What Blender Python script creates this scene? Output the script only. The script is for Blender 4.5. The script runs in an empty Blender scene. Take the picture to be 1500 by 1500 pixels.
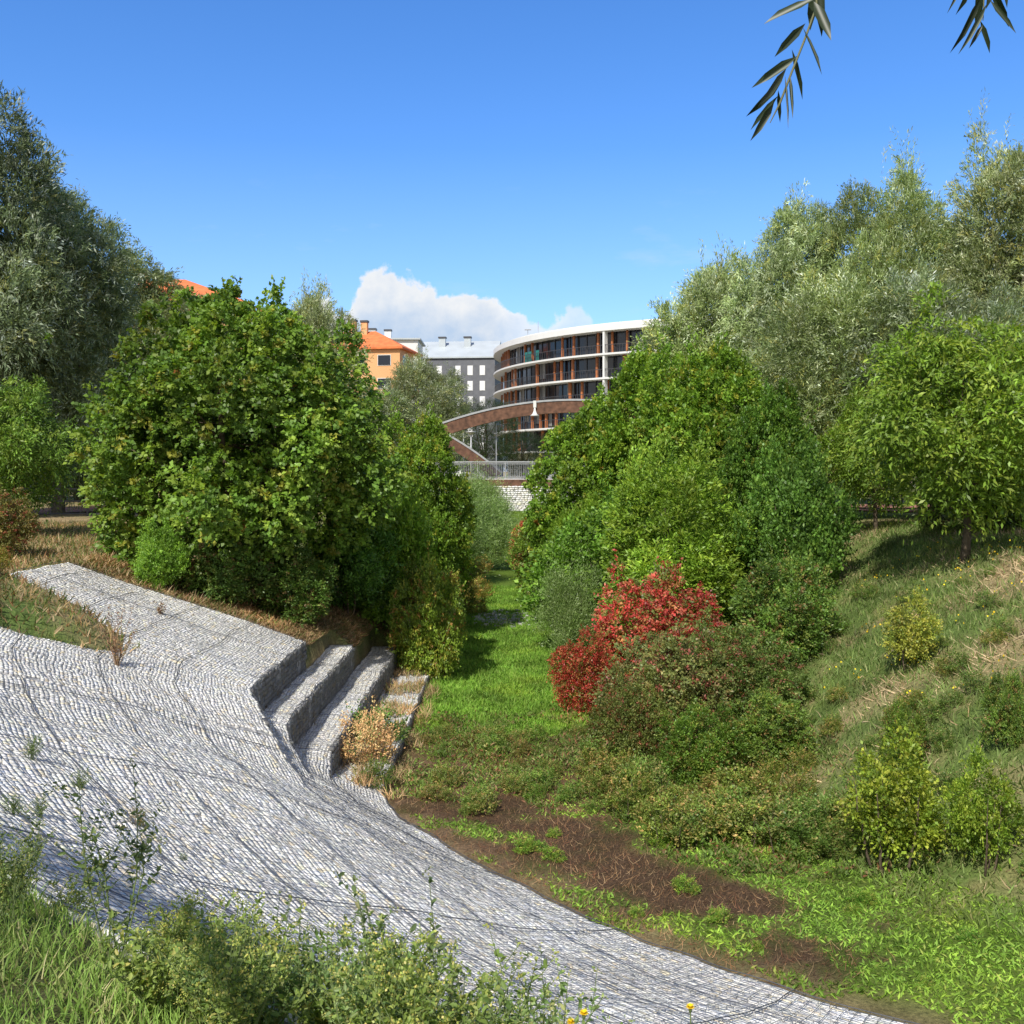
import bpy, math, numpy as np
from mathutils import Vector
R = math.radians
rng = np.random.default_rng(7)
sc = bpy.context.scene
COL = sc.collection
CAMZ = 5.0

def at(u, v, D):
    """world point seen at (u, v) of a 1500 px frame at depth D, from the eye at (0, 0, 5)"""
    return np.array([(u-750)/1500*D, D, CAMZ+(690-v)/1500*D])

# ------------------------------------------------------------------ tagging
def tag(o, label=None, cat=None, group=None, kind=None):
    if label: o['label'] = label
    if cat: o['category'] = cat
    if group: o['group'] = group
    if kind: o['kind'] = kind
    return o
def empty(name, loc, label, cat, group=None, rz=0.0, s=1.0):
    o = bpy.data.objects.new(name, None); COL.objects.link(o)
    o.location = tuple(map(float, loc)); o.rotation_euler = (0, 0, rz); o.scale = (s, s, s)
    o.empty_display_size = .3
    return tag(o, label, cat, group)

# ------------------------------------------------------------------ meshes
def mesh_np(name, V, F, mat, parent=None, col=None, smooth=False, uv=None):
    """V (n,3), F: (m,4) or (m,3) int array or list of such; col (m,3) per face"""
    V = np.asarray(V, dtype=np.float32).reshape(-1, 3)
    Fs = F if isinstance(F, list) else [F]
    me = bpy.data.meshes.new(name)
    idx = np.concatenate([np.asarray(f).ravel() for f in Fs]).astype(np.int32)
    tot = np.concatenate([np.full(len(f), np.asarray(f).shape[1]) for f in Fs]).astype(np.int32)
    me.vertices.add(len(V)); me.vertices.foreach_set('co', V.ravel())
    me.loops.add(len(idx)); me.loops.foreach_set('vertex_index', idx)
    me.polygons.add(len(tot))
    st = np.concatenate([[0], np.cumsum(tot)[:-1]]).astype(np.int32)
    me.polygons.foreach_set('loop_start', st); me.polygons.foreach_set('loop_total', tot)
    if smooth: me.polygons.foreach_set('use_smooth', np.ones(len(tot), dtype=bool))
    me.update(calc_edges=True)
    if col is not None:
        a = me.attributes.new('Col', 'FLOAT_COLOR', 'FACE')
        c = np.ones((len(tot), 4), dtype=np.float32); c[:, :3] = col
        a.data.foreach_set('color', c.ravel())
    me.materials.append(mat)
    o = bpy.data.objects.new(name, me); COL.objects.link(o)
    if parent: o.parent = parent
    return o

class MB:
    """collects simple solids; build() links them as one mesh"""
    def __init__(s): s.V = []; s.F = []; s.n = 0
    def add(s, V, F):
        s.V += [tuple(map(float, v)) for v in V]; s.F += [tuple(i+s.n for i in f) for f in F]; s.n += len(V); return s
    def box(s, c, d, rz=0.0):
        cx, cy, cz = c; dx, dy, dz = d[0]/2, d[1]/2, d[2]/2; C, S = math.cos(rz), math.sin(rz)
        V = []
        for z in (-dz, dz):
            for x, y in ((-dx, -dy), (dx, -dy), (dx, dy), (-dx, dy)):
                V.append((cx+x*C-y*S, cy+x*S+y*C, cz+z))
        return s.add(V, [(3,2,1,0),(4,5,6,7),(0,1,5,4),(1,2,6,5),(2,3,7,6),(3,0,4,7)])
    def tube(s, pts, rad, n=7):
        pts = [np.array(p, float) for p in pts]
        if not hasattr(rad, '__len__'): rad = [rad]*len(pts)
        V = []; F = []; ref = np.array([.31, .87, .38])
        for i, p in enumerate(pts):
            t = pts[min(i+1, len(pts)-1)]-pts[max(i-1, 0)]; t /= np.linalg.norm(t)+1e-9
            a = np.cross(t, ref); a /= np.linalg.norm(a)+1e-9; b = np.cross(t, a)
            for k in range(n):
                q = 2*math.pi*k/n; V.append(p+rad[i]*(a*math.cos(q)+b*math.sin(q)))
        for i in range(len(pts)-1):
            for k in range(n):
                F.append((i*n+k, i*n+(k+1) % n, (i+1)*n+(k+1) % n, (i+1)*n+k))
        F.append(tuple(range(n-1, -1, -1))); F.append(tuple((len(pts)-1)*n+k for k in range(n)))
        return s.add(V, F)
    def sweep(s, pts, sec):
        """sec: list of closed-section vertices per path point"""
        V = []; F = []; m = len(sec[0])
        for q in sec: V += list(q)
        for i in range(len(sec)-1):
            for k in range(m): F.append((i*m+k, i*m+(k+1) % m, (i+1)*m+(k+1) % m, (i+1)*m+k))
        F.append(tuple(range(m-1, -1, -1))); F.append(tuple((len(sec)-1)*m+k for k in range(m)))
        return s.add(V, F)
    def build(s, name, mat, parent=None, smooth=False):
        me = bpy.data.meshes.new(name); me.from_pydata(s.V, [], s.F); me.update()
        if smooth:
            for p in me.polygons: p.use_smooth = True
        me.materials.append(mat)
        o = bpy.data.objects.new(name, me); COL.objects.link(o)
        if parent: o.parent = parent
        return o

# ------------------------------------------------------------------ materials
def newmat(name):
    m = bpy.data.materials.new(name); m.use_nodes = True
    nt = m.node_tree; nt.nodes.clear()
    return m, nt, nt.nodes, nt.links
def plain(name, col, rough=.7, metal=0.0, noise=.12, scale=3.0, spec=.4, bump=0.0):
    m, nt, N, L = newmat(name)
    out = N.new('ShaderNodeOutputMaterial'); b = N.new('ShaderNodeBsdfPrincipled'); L.new(b.outputs[0], out.inputs[0])
    tc = N.new('ShaderNodeTexCoord'); nz = N.new('ShaderNodeTexNoise'); nz.inputs['Scale'].default_value = scale; nz.inputs['Detail'].default_value = 6
    L.new(tc.outputs['Object'], nz.inputs['Vector'])
    cr = N.new('ShaderNodeValToRGB'); L.new(nz.outputs[0], cr.inputs[0])
    cr.color_ramp.elements[0].position = .3; cr.color_ramp.elements[1].position = .7
    cr.color_ramp.elements[0].color = (*[c*(1-noise) for c in col], 1); cr.color_ramp.elements[1].color = (*[min(1, c*(1+noise)) for c in col], 1)
    L.new(cr.outputs[0], b.inputs['Base Color'])
    b.inputs['Roughness'].default_value = rough; b.inputs['Metallic'].default_value = metal; b.inputs['Specular IOR Level'].default_value = spec
    if bump:
        bp = N.new('ShaderNodeBump'); bp.inputs['Strength'].default_value = bump; bp.inputs['Distance'].default_value = .05
        L.new(nz.outputs[0], bp.inputs['Height']); L.new(bp.outputs[0], b.inputs['Normal'])
    return m
def leafmat(name, rough=.5, trans=.3, spec=.35, warm=(1.25, 1.2, .55)):
    m, nt, N, L = newmat(name)
    out = N.new('ShaderNodeOutputMaterial'); b = N.new('ShaderNodeBsdfPrincipled'); t = N.new('ShaderNodeBsdfTranslucent'); mx = N.new('ShaderNodeMixShader')
    at_ = N.new('ShaderNodeAttribute'); at_.attribute_name = 'Col'
    oi = N.new('ShaderNodeObjectInfo')
    mul = N.new('ShaderNodeMix'); mul.data_type = 'RGBA'; mul.blend_type = 'MULTIPLY'; mul.inputs[0].default_value = 1
    L.new(at_.outputs['Color'], mul.inputs[6]); L.new(oi.outputs['Color'], mul.inputs[7])
    w = N.new('ShaderNodeMix'); w.data_type = 'RGBA'; w.blend_type = 'MULTIPLY'; w.inputs[0].default_value = 1; w.inputs[7].default_value = (*warm, 1)
    L.new(mul.outputs[2], w.inputs[6]); L.new(mul.outputs[2], b.inputs['Base Color']); L.new(w.outputs[2], t.inputs[0])
    b.inputs['Roughness'].default_value = rough; b.inputs['Specular IOR Level'].default_value = spec
    mx.inputs[0].default_value = trans
    L.new(b.outputs[0], mx.inputs[1]); L.new(t.outputs[0], mx.inputs[2]); L.new(mx.outputs[0], out.inputs[0])
    return m
LEAF = leafmat('leaf_green', .45, .40)
WLEAF = leafmat('leaf_willow', .42, .32, .45, (1.15, 1.15, .6))
GRASSM = leafmat('grass_blade', .6, .35, .25)
DRYM = leafmat('dry_stalk', .8, .15, .15, (1.1, 1, .8))
BARK = plain('bark', (.11, .085, .06), .9, noise=.45, scale=9, spec=.1, bump=.6)
BARKG = plain('bark_grey', (.17, .15, .12), .9, noise=.4, scale=9, spec=.1, bump=.6)

# ------------------------------------------------------------------ paths and terrain
def smooth01(x, a, b):
    t = np.clip((x-a)/(b-a), 0, 1); return t*t*(3-2*t)
def catmull(P, ds):
    P = np.array(P, float); P = np.vstack([2*P[0]-P[1], P, 2*P[-1]-P[-2]]); out = []
    for i in range(1, len(P)-2):
        for t in np.linspace(0, 1, 40, endpoint=False):
            p0, p1, p2, p3 = P[i-1:i+3]
            out.append(.5*((2*p1)+(-p0+p2)*t+(2*p0-5*p1+4*p2-p3)*t*t+(-p0+3*p1-3*p2+p3)*t**3))
    out.append(P[-2]); out = np.array(out)
    s = np.concatenate([[0], np.cumsum(np.linalg.norm(np.diff(out, axis=0), axis=1))])
    q = np.arange(0, s[-1], ds)
    return np.stack([np.interp(q, s, out[:, 0]), np.interp(q, s, out[:, 1])], 1)
class Path:
    def __init__(s, pts, ds=.1, sm=5):
        P = catmull(pts, ds)
        k = np.ones(sm)/sm
        for _ in range(2):
            Q = np.pad(P, ((sm//2, sm//2), (0, 0)), mode='edge'); P2 = np.stack([np.convolve(Q[:, i], k, 'valid') for i in (0, 1)], 1)
            P2[:sm] = P[:sm]; P2[-sm:] = P[-sm:]; P = P2
        s.P = P; T = np.gradient(P, axis=0); T /= np.linalg.norm(T, axis=1)[:, None]; s.T = T
        s.S = np.concatenate([[0], np.cumsum(np.linalg.norm(np.diff(P, axis=0), axis=1))])
        s.N = np.stack([T[:, 1], -T[:, 0]], 1)      # right of heading
        s.C = P[::6] if len(P) % 6 == 1 else np.vstack([P[::6], P[-1:]])
        s.CS = np.append(s.S[::6], s.S[-1]) if len(P) % 6 != 1 else s.S[::6]
    def dist(s, x, y):
        x = np.asarray(x, float); y = np.asarray(y, float)
        best = np.full(x.shape, 1e9); sg = np.zeros(x.shape); ss = np.zeros(x.shape)
        for i in range(len(s.C)-1):
            a = s.C[i]; d = s.C[i+1]-a; l2 = d@d
            t = np.clip(((x-a[0])*d[0]+(y-a[1])*d[1])/l2, 0, 1)
            ex = x-a[0]-t*d[0]; ey = y-a[1]-t*d[1]; q = ex*ex+ey*ey
            m = q < best; best = np.where(m, q, best)
            sg = np.where(m, np.sign(d[0]*ey-d[1]*ex), sg); ss = np.where(m, s.CS[i]+t*math.sqrt(l2), ss)
        return np.sqrt(best)*sg, ss              # left of heading positive
    def pt(s, u, v):
        px = np.interp(u, s.S, s.P[:, 0]); py = np.interp(u, s.S, s.P[:, 1])
        nx = np.interp(u, s.S, s.N[:, 0]); ny = np.interp(u, s.S, s.N[:, 1]); l = np.hypot(nx, ny)
        return px+nx/l*v, py+ny/l*v
# E: foot of the stone slope / left edge of the bed.  Heading towards the camera, then bending right
E = Path([(-2, 76), (-2, 50), (-2, 30), (-2, 22), (-2.0, 18), (-2.0, 16.4), (-1.97, 15.6), (-1.42, 14.4), (.08, 12.2), (1.74, 10.45), (3.2, 9.35), (5.2, 8.3), (8, 7.3), (14, 5.6), (30, 3)])
# F: foot of the right-hand bank
F = Path([(1.5, 76), (1.9, 60), (2.6, 40), (3.0, 24), (3.5, 17), (4.1, 13.5), (5.2, 11.3), (8, 9.9), (14, 9.2), (30, 8.9)])
def sE(y): return float(np.interp(-y, -E.P[:, 1], E.S))
S0, S1 = sE(15.9), sE(14.4)
SV = [sE(16.7), sE(16.3), sE(15.8), sE(15.1), sE(16.3)]
RIS = [.82, 1.43, 1.95]; TZ = [.16, .62, 1.17, 1.70]
def prof_step(v):
    v = np.asarray(v, float)
    z = np.where(v < .82, TZ[0]+.04*v, np.where(v < 1.43, TZ[1]+.03*(v-.82), np.where(v < 1.95, TZ[2]+.03*(v-1.43), TZ[3]+(v-1.95)*.335)))
    z = np.where(v > 6.5, TZ[3]+4.55*.335+(v-6.5)*.08, z)
    return np.where(v < 0, 0, z)
def prof_line(v): return np.interp(v, [0, 1.95, 6.5, 9, 16, 40], [0, 1.62, 3.2, 3.38, 3.5, 3.6])
U0, U1 = sE(13.2), sE(10.2)
def prof_bowl(v, u):
    k = smooth01(u, U0, U1)
    a = np.interp(v, [0, .4, 1.95, 2.9, 4.2, 5.5, 6.4, 7.3, 9.2, 14, 40], [0, .16, 1.12, 1.6, 2.14, 2.62, 2.86, 3.02, 3.36, 3.45, 3.6])
    b = np.interp(v, [0, .9, 2, 3, 4, 5, 6, 6.8, 7.3, 9.2, 14, 40], [0, .24, .60, .97, 1.38, 1.86, 2.42, 2.90, 3.06, 3.36, 3.45, 3.6])
    return a*(1-k)+b*k
def zleft(u, v, stepped=True):
    s0 = np.interp(v, [.3, .82, 1.43, 1.95, 6.5], SV); w = smooth01(u, s0, s0+np.interp(v, [.8, 1.95, 6.5], [1.0, 1.9, 4.0]))
    a = prof_step(v) if stepped else prof_line(v)
    return a*(1-w)+prof_bowl(v, u)*w
YFAR = [25.6, 25.2, 22.2, 19.6]   # far ends of the tiers
def fbm(x, y, seed=0, octs=4, base=.35):
    r = np.random.default_rng(seed); z = 0; amp = 1; f = base
    for _ in range(octs):
        for k in range(3):
            a = r.uniform(0, 2*math.pi); p, q = r.uniform(0, 6.28, 2)
            z = z+amp/3*np.sin(f*(x*math.cos(a)+y*math.sin(a))*6.28/2+p+1.3*np.sin(f*2.1*(x*math.sin(a)-y*math.cos(a))+q))
        amp *= .55; f *= 2.1
    return z
def in_gabion(d, s, m=0.0):
    return (d > -m) & (s > sE(YFAR[0])-m) & (d < 6.7) & (((d > 1.95) & (s > sE(YFAR[3]))) | ((d > 1.43) & (d <= 1.95) & (s > sE(YFAR[2]))) | ((d <= 1.43) & (s > sE(YFAR[1]))))
def height(x, y, full=False):
    x = np.asarray(x, float); y = np.asarray(y, float)
    de, s = E.dist(x, y); de = -de
    df, _ = F.dist(x, y)
    gab = in_gabion(de, s)
    zl = np.where(gab, zleft(s, np.maximum(de, 0))-.16, prof_line(de)*(1-smooth01(s, S0-2, S1+1))+prof_bowl(de, s)*smooth01(s, S0-2, S1+1))
    zl = np.where(de < 0, 0, zl)
    zr = np.interp(df, [0, .8, 6.6, 8, 14, 60], [0, .25, 3.25, 3.45, 3.6, 3.65])
    z = np.maximum(zl, zr)
    n = fbm(x, y, 3)*.05
    z = z+np.where(gab, 0, n*(.35+.65*np.clip(z, 0, 1)))
    # soil washed over the top of the stones where the terrace meets the bowl
    wedge = np.clip(1-np.hypot((x+8.6)/3.2, (y-15.3)/1.7), 0, 1)
    z = z+np.where(gab, np.clip(wedge*1.3, 0, .42), 0)
    w = smooth01(y, 72.5, 74.0); z = z*(1-w)+np.maximum(z, 3.75)*w
    if full: return z, de, df, s, gab, wedge
    return z

def C(*a): return np.array(a, float)
LUSH, LUSH2, MUD, STRAW, OLIVE, SOIL, GREEN = C(.115,.20,.03), C(.17,.27,.04), C(.085,.055,.035), C(.40,.30,.18), C(.10,.12,.04), C(.20,.14,.09), C(.12,.18,.05)
def mudmask(x, y):
    a = 1-np.hypot((x-.75-(13.6-y)*.75)/1.35, (y-13.3)/2.8)
    b = 1-np.hypot((x-2.0-(12.0-y)*.8)/1.35, (y-12.3)/1.5)
    m = np.maximum(a, b)+fbm(x, y, 21, 5, 1.1)*.5
    return smooth01(m, -.1, .45)
def ground_colour(x, y):
    z, de, df, s, gab, wedge = height(x, y, True)
    n1 = fbm(x, y, 5, 4, .5)*.5+.5; n2 = fbm(x, y, 9, 5, 1.2)*.5+.5; n3 = fbm(x, y, 14, 4, .3)*.5+.5
    mix = lambda a, b, w: a*(1-w[..., None])+b*w[..., None]
    bed = mix(np.broadcast_to(LUSH, x.shape+(3,)), LUSH2*.9, np.clip(n1, 0, 1))
    bed = mix(bed*.75, SOIL*.8, np.clip(n2*.55, 0, .55)*(y < 20)*(1-.7*smooth01(12.2-y, 0, 1.2)))
    tang = ((y > 14.2) & (y < 20.2))*smooth01(y, 14.2, 15.2)*(1-smooth01(y, 18.6, 20.2))
    bed = mix(bed, C(.13,.085,.05), np.clip(tang*(.55+.6*n2), 0, 1))
    bed = mix(bed, MUD*(1), mudmask(x, y)*np.clip(.8+.4*n2, 0, 1))
    edge = smooth01(-de, .0, .9); bed = mix(bed, SOIL*1.15, np.clip((1-edge)*.8*((y < 15) | (n2 > .6)), 0, 1))
    far = smooth01(y, 30, 33)*(1-smooth01(y, 33, 36)); bed = mix(bed, C(.28,.24,.18), far*.7*(n2 > .35))
    slope = mix(np.broadcast_to(GREEN, x.shape+(3,)), STRAW, np.clip((n3-.42)*1.3, 0, .8))
    slope = mix(slope, SOIL*1.2, np.clip((n2-.55)*1.2, 0, .7))
    c = mix(bed, slope, np.clip(np.maximum(smooth01(df, -.3, .7), smooth01(de, -.1, .3)), 0, 1))
    near = smooth01(8-y, 0, 2)*(de > 5)*(x < 6)
    c = mix(c, mix(np.broadcast_to(C(.07,.11,.025), x.shape+(3,)), C(.16,.14,.07), np.clip(n2*.8, 0, 1)), np.clip(near, 0, 1))
    lf = smooth01(de, 6, 7)*(y > 12); c = mix(c, mix(np.broadcast_to(STRAW*.95, x.shape+(3,)), GREEN, np.clip((n1-.55)*2, 0, 1)), np.clip(lf, 0, 1)*.8)
    c = np.where((gab & (wedge <= 0))[..., None], SOIL*.8, c)
    return np.clip(c*(.8+.4*n2[..., None]), 0.01, 1)

def grow(a, b, step, lo, hi, g=1.16):
    c = list(np.arange(a, b+step/2, step)); d = step; q = c[-1]
    while q < hi: d *= g; q += d; c.append(q)
    d = step; q = c[0]; pre = []
    while q > lo: d *= g; q -= d; pre.append(q)
    return np.array(pre[::-1]+c)
xs = grow(-11, 12.5, .1, -900, 900); ys = grow(2.2, 27, .1, -60, 2500, 1.05)
X, Y = np.meshgrid(xs, ys); Z = height(X, Y)
nx, ny = len(xs), len(ys)
ii = (np.arange(ny-1)[:, None]*nx+np.arange(nx-1)[None]).ravel()
Fq = np.stack([ii, ii+1, ii+1+nx, ii+nx], 1)
gm, nt, N, L = newmat('earth_and_turf')
out = N.new('ShaderNodeOutputMaterial'); b = N.new('ShaderNodeBsdfPrincipled'); L.new(b.outputs[0], out.inputs[0])
a_ = N.new('ShaderNodeAttribute'); a_.attribute_name = 'Col'
tc = N.new('ShaderNodeTexCoord'); n1 = N.new('ShaderNodeTexNoise'); n1.inputs['Scale'].default_value = 22; n1.inputs['Detail'].default_value = 8; n1.inputs['Roughness'].default_value = .7
L.new(tc.outputs['Object'], n1.inputs['Vector'])
cr = N.new('ShaderNodeValToRGB'); L.new(n1.outputs[0], cr.inputs[0]); cr.color_ramp.elements[0].position = .32; cr.color_ramp.elements[1].position = .68
cr.color_ramp.elements[0].color = (.45, .45, .42, 1); cr.color_ramp.elements[1].color = (1.35, 1.3, 1.2, 1)
mu = N.new('ShaderNodeMix'); mu.data_type = 'RGBA'; mu.blend_type = 'MULTIPLY'; mu.inputs[0].default_value = 1
L.new(a_.outputs['Color'], mu.inputs[6]); L.new(cr.outputs[0], mu.inputs[7]); L.new(mu.outputs[2], b.inputs['Base Color'])
bp = N.new('ShaderNodeBump'); bp.inputs['Strength'].default_value = .8; bp.inputs['Distance'].default_value = .05
L.new(n1.outputs[0], bp.inputs['Height']); L.new(bp.outputs[0], b.inputs['Normal'])
b.inputs['Roughness'].default_value = .95; b.inputs['Specular IOR Level'].default_value = .1
g = mesh_np('ground', np.stack([X, Y, Z], -1), Fq, gm, smooth=True)
cg = ground_colour(X, Y).reshape(-1, 3)
att = g.data.attributes.new('Col', 'FLOAT_COLOR', 'POINT'); c4 = np.ones((len(cg), 4), np.float32); c4[:, :3] = cg
att.data.foreach_set('color', c4.ravel())
tag(g, 'grassy ground of the sunken channel, its banks and the city beyond', 'ground', kind='structure')

def strip(name, pts, w, dz, mat, label):
    P = catmull(pts, .5); T = np.gradient(P, axis=0); T /= np.linalg.norm(T, axis=1)[:, None]; Nn = np.stack([-T[:, 1], T[:, 0]], 1)
    ks = np.linspace(-w/2, w/2, 7); V = []
    for k in ks: V.append(P+Nn*k)
    V = np.array(V); z = height(V[..., 0], V[..., 1])+dz; V3 = np.dstack([V, z]); n = len(P)
    ii = (np.arange(6)[:, None]*n+np.arange(n-1)[None]).ravel()
    o = mesh_np(name, V3, np.stack([ii, ii+1, ii+1+n, ii+n], 1), mat, smooth=True)
    return tag(o, label, 'path', kind='structure')
REDP = plain('red_paving', (.33, .15, .11), .9, noise=.2, scale=2)
strip('path', [(8, 42), (20, 38), (34, 36), (60, 36)], 5.5, .05, REDP, 'reddish paved path beyond the right bank')
strip('path', [(-60, 37), (-30, 36), (-16, 39), (-11, 60)], 3.5, .05, REDP, 'reddish paved path beyond the left bank')

# ------------------------------------------------------------------ gabions
STONE, nt, N, L = newmat('gabion_stone')
out = N.new('ShaderNodeOutputMaterial'); b = N.new('ShaderNodeBsdfPrincipled'); L.new(b.outputs[0], out.inputs[0])
a_ = N.new('ShaderNodeAttribute'); a_.attribute_name = 'Col'; tc = N.new('ShaderNodeTexCoord'); nz = N.new('ShaderNodeTexNoise'); nz.inputs['Scale'].default_value = 30; nz.inputs['Detail'].default_value = 5
L.new(tc.outputs['Object'], nz.inputs['Vector']); cr = N.new('ShaderNodeValToRGB'); L.new(nz.outputs[0], cr.inputs[0])
cr.color_ramp.elements[0].position = .3; cr.color_ramp.elements[0].color = (.62, .63, .66, 1); cr.color_ramp.elements[1].position = .6; cr.color_ramp.elements[1].color = (1.1, 1.1, 1.1, 1)
mu = N.new('ShaderNodeMix'); mu.data_type = 'RGBA'; mu.blend_type = 'MULTIPLY'; mu.inputs[0].default_value = 1
L.new(a_.outputs['Color'], mu.inputs[6]); L.new(cr.outputs[0], mu.inputs[7]); L.new(mu.outputs[2], b.inputs['Base Color'])
b.inputs['Roughness'].default_value = .85; b.inputs['Specular IOR Level'].default_value = .25
BED = plain('gabion_depth', (.36, .355, .34), 1, noise=.4, scale=15, spec=.05)
WIRE = plain('galvanised_wire', (.13, .135, .145), .5, .6, noise=.2)

def surf(u, v, riser=None):
    """point, tangent along, tangent across, normal of the stone surface"""
    x, y = E.pt(u, v); z = zleft(u, v)+.016*np.sin(x*4.1+1.3*np.sin(y*2.7))*np.sin(y*3.7)+.02*np.sin(x*1.3+y*1.7)
    x = x+.018*np.sin(y*4.3+x)+.01*np.sin(y*11)
    return np.stack([x, y, z], -1)
def frames(u, v):
    p = surf(u, v); e = .03
    a = surf(u+e, v)-surf(u-e, v); a /= np.linalg.norm(a, axis=-1)[..., None]
    # stay on the same side of each riser
    lo = np.array(v)-e; hi = np.array(v)+e
    for r in RIS:
        lo = np.where((v > r) & (lo < r), r+.001, lo); hi = np.where((v <= r) & (hi > r), r-.001, hi)
    c = surf(u, hi)-surf(u, lo); c /= np.linalg.norm(c, axis=-1)[..., None]+1e-9
    n = np.cross(c, a); n *= np.sign(n[..., 2:3]+1e-9); n /= np.linalg.norm(n, axis=-1)[..., None]
    return p, a, c, n
def stones_mesh(name, P, A, Cc, Nn, ln, wd, ht, parent, tint=None):
    n = len(P); r = np.random.default_rng(len(name)+n)
    ang = r.normal(0, .10, n)[:, None]; A2 = A*np.cos(ang)+Cc*np.sin(ang); C2 = Cc*np.cos(ang)-A*np.sin(ang)
    tl = r.normal(0, .045, (n, 2)); Nt = Nn+A2*tl[:, :1]+C2*tl[:, 1:]; Nt /= np.linalg.norm(Nt, axis=1)[:, None]
    V = np.zeros((n, 8, 3)); k = 0
    for lvl, ins in ((0, 1.0), (1, .93)):
        for sx, sy in ((-1, -1), (1, -1), (1, 1), (-1, 1)):
            jx = r.uniform(.88, 1.06, n)*ins; jy = r.uniform(.86, 1.08, n)*(ins if lvl == 0 else .95)
            h = (-.03 if lvl == 0 else 1)*(ht*r.uniform(.9, 1.08, n) if lvl else np.ones(n))
            V[:, k] = P+A2*(sx*ln/2*jx)[:, None]+C2*(sy*wd/2*jy)[:, None]+Nt*h[:, None]; k += 1
    f = np.array([[4,5,6,7],[0,1,5,4],[1,2,6,5],[2,3,7,6],[3,0,4,7]])
    Fc = (np.arange(n)[:, None, None]*8+f[None]).reshape(-1, 4)
    red_ = 1.0 if name == 'stone_fill' else .34  # front stones coloured darker: the shade on the risers is painted in
    base = red_*r.choice([.63, .67, .71, .57, .48], n, p=[.3, .3, .22, .12, .06])*r.uniform(.9, 1.1, n)
    hue = np.stack([base*r.uniform(1.0, 1.05, n), base*1.0, base*r.uniform(.88, .96, n)], 1)
    warm = r.random(n) < .08; hue[warm] *= C(1.08, .98, .8)
    if tint is not None: hue = hue*tint
    return mesh_np(name, V.reshape(-1, 3), Fc, STONE, parent, np.repeat(np.clip(hue, 0, .75), 5, axis=0))
def prism_lines(name, lines, rad, mat, parent):
    """lines: list of (P (n,3), N (n,3))"""
    Vs = []; Fs = []; off = 0
    for P, Nn in lines:
        if len(P) < 2: continue
        T = np.gradient(P, axis=0); T /= np.linalg.norm(T, axis=1)[:, None]+1e-9; Bn = np.cross(T, Nn)
        V = np.stack([P+Bn*rad, P+Nn*rad, P-Bn*rad], 1).reshape(-1, 3); n = len(P)
        i = np.arange(n-1)*3+off
        for k in range(3): Fs.append(np.stack([i+k, i+(k+1) % 3, i+3+(k+1) % 3, i+3+k], 1))
        Vs.append(V); off += 3*n
    return mesh_np(name, np.vstack(Vs), np.vstack(Fs), mat, parent)
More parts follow.
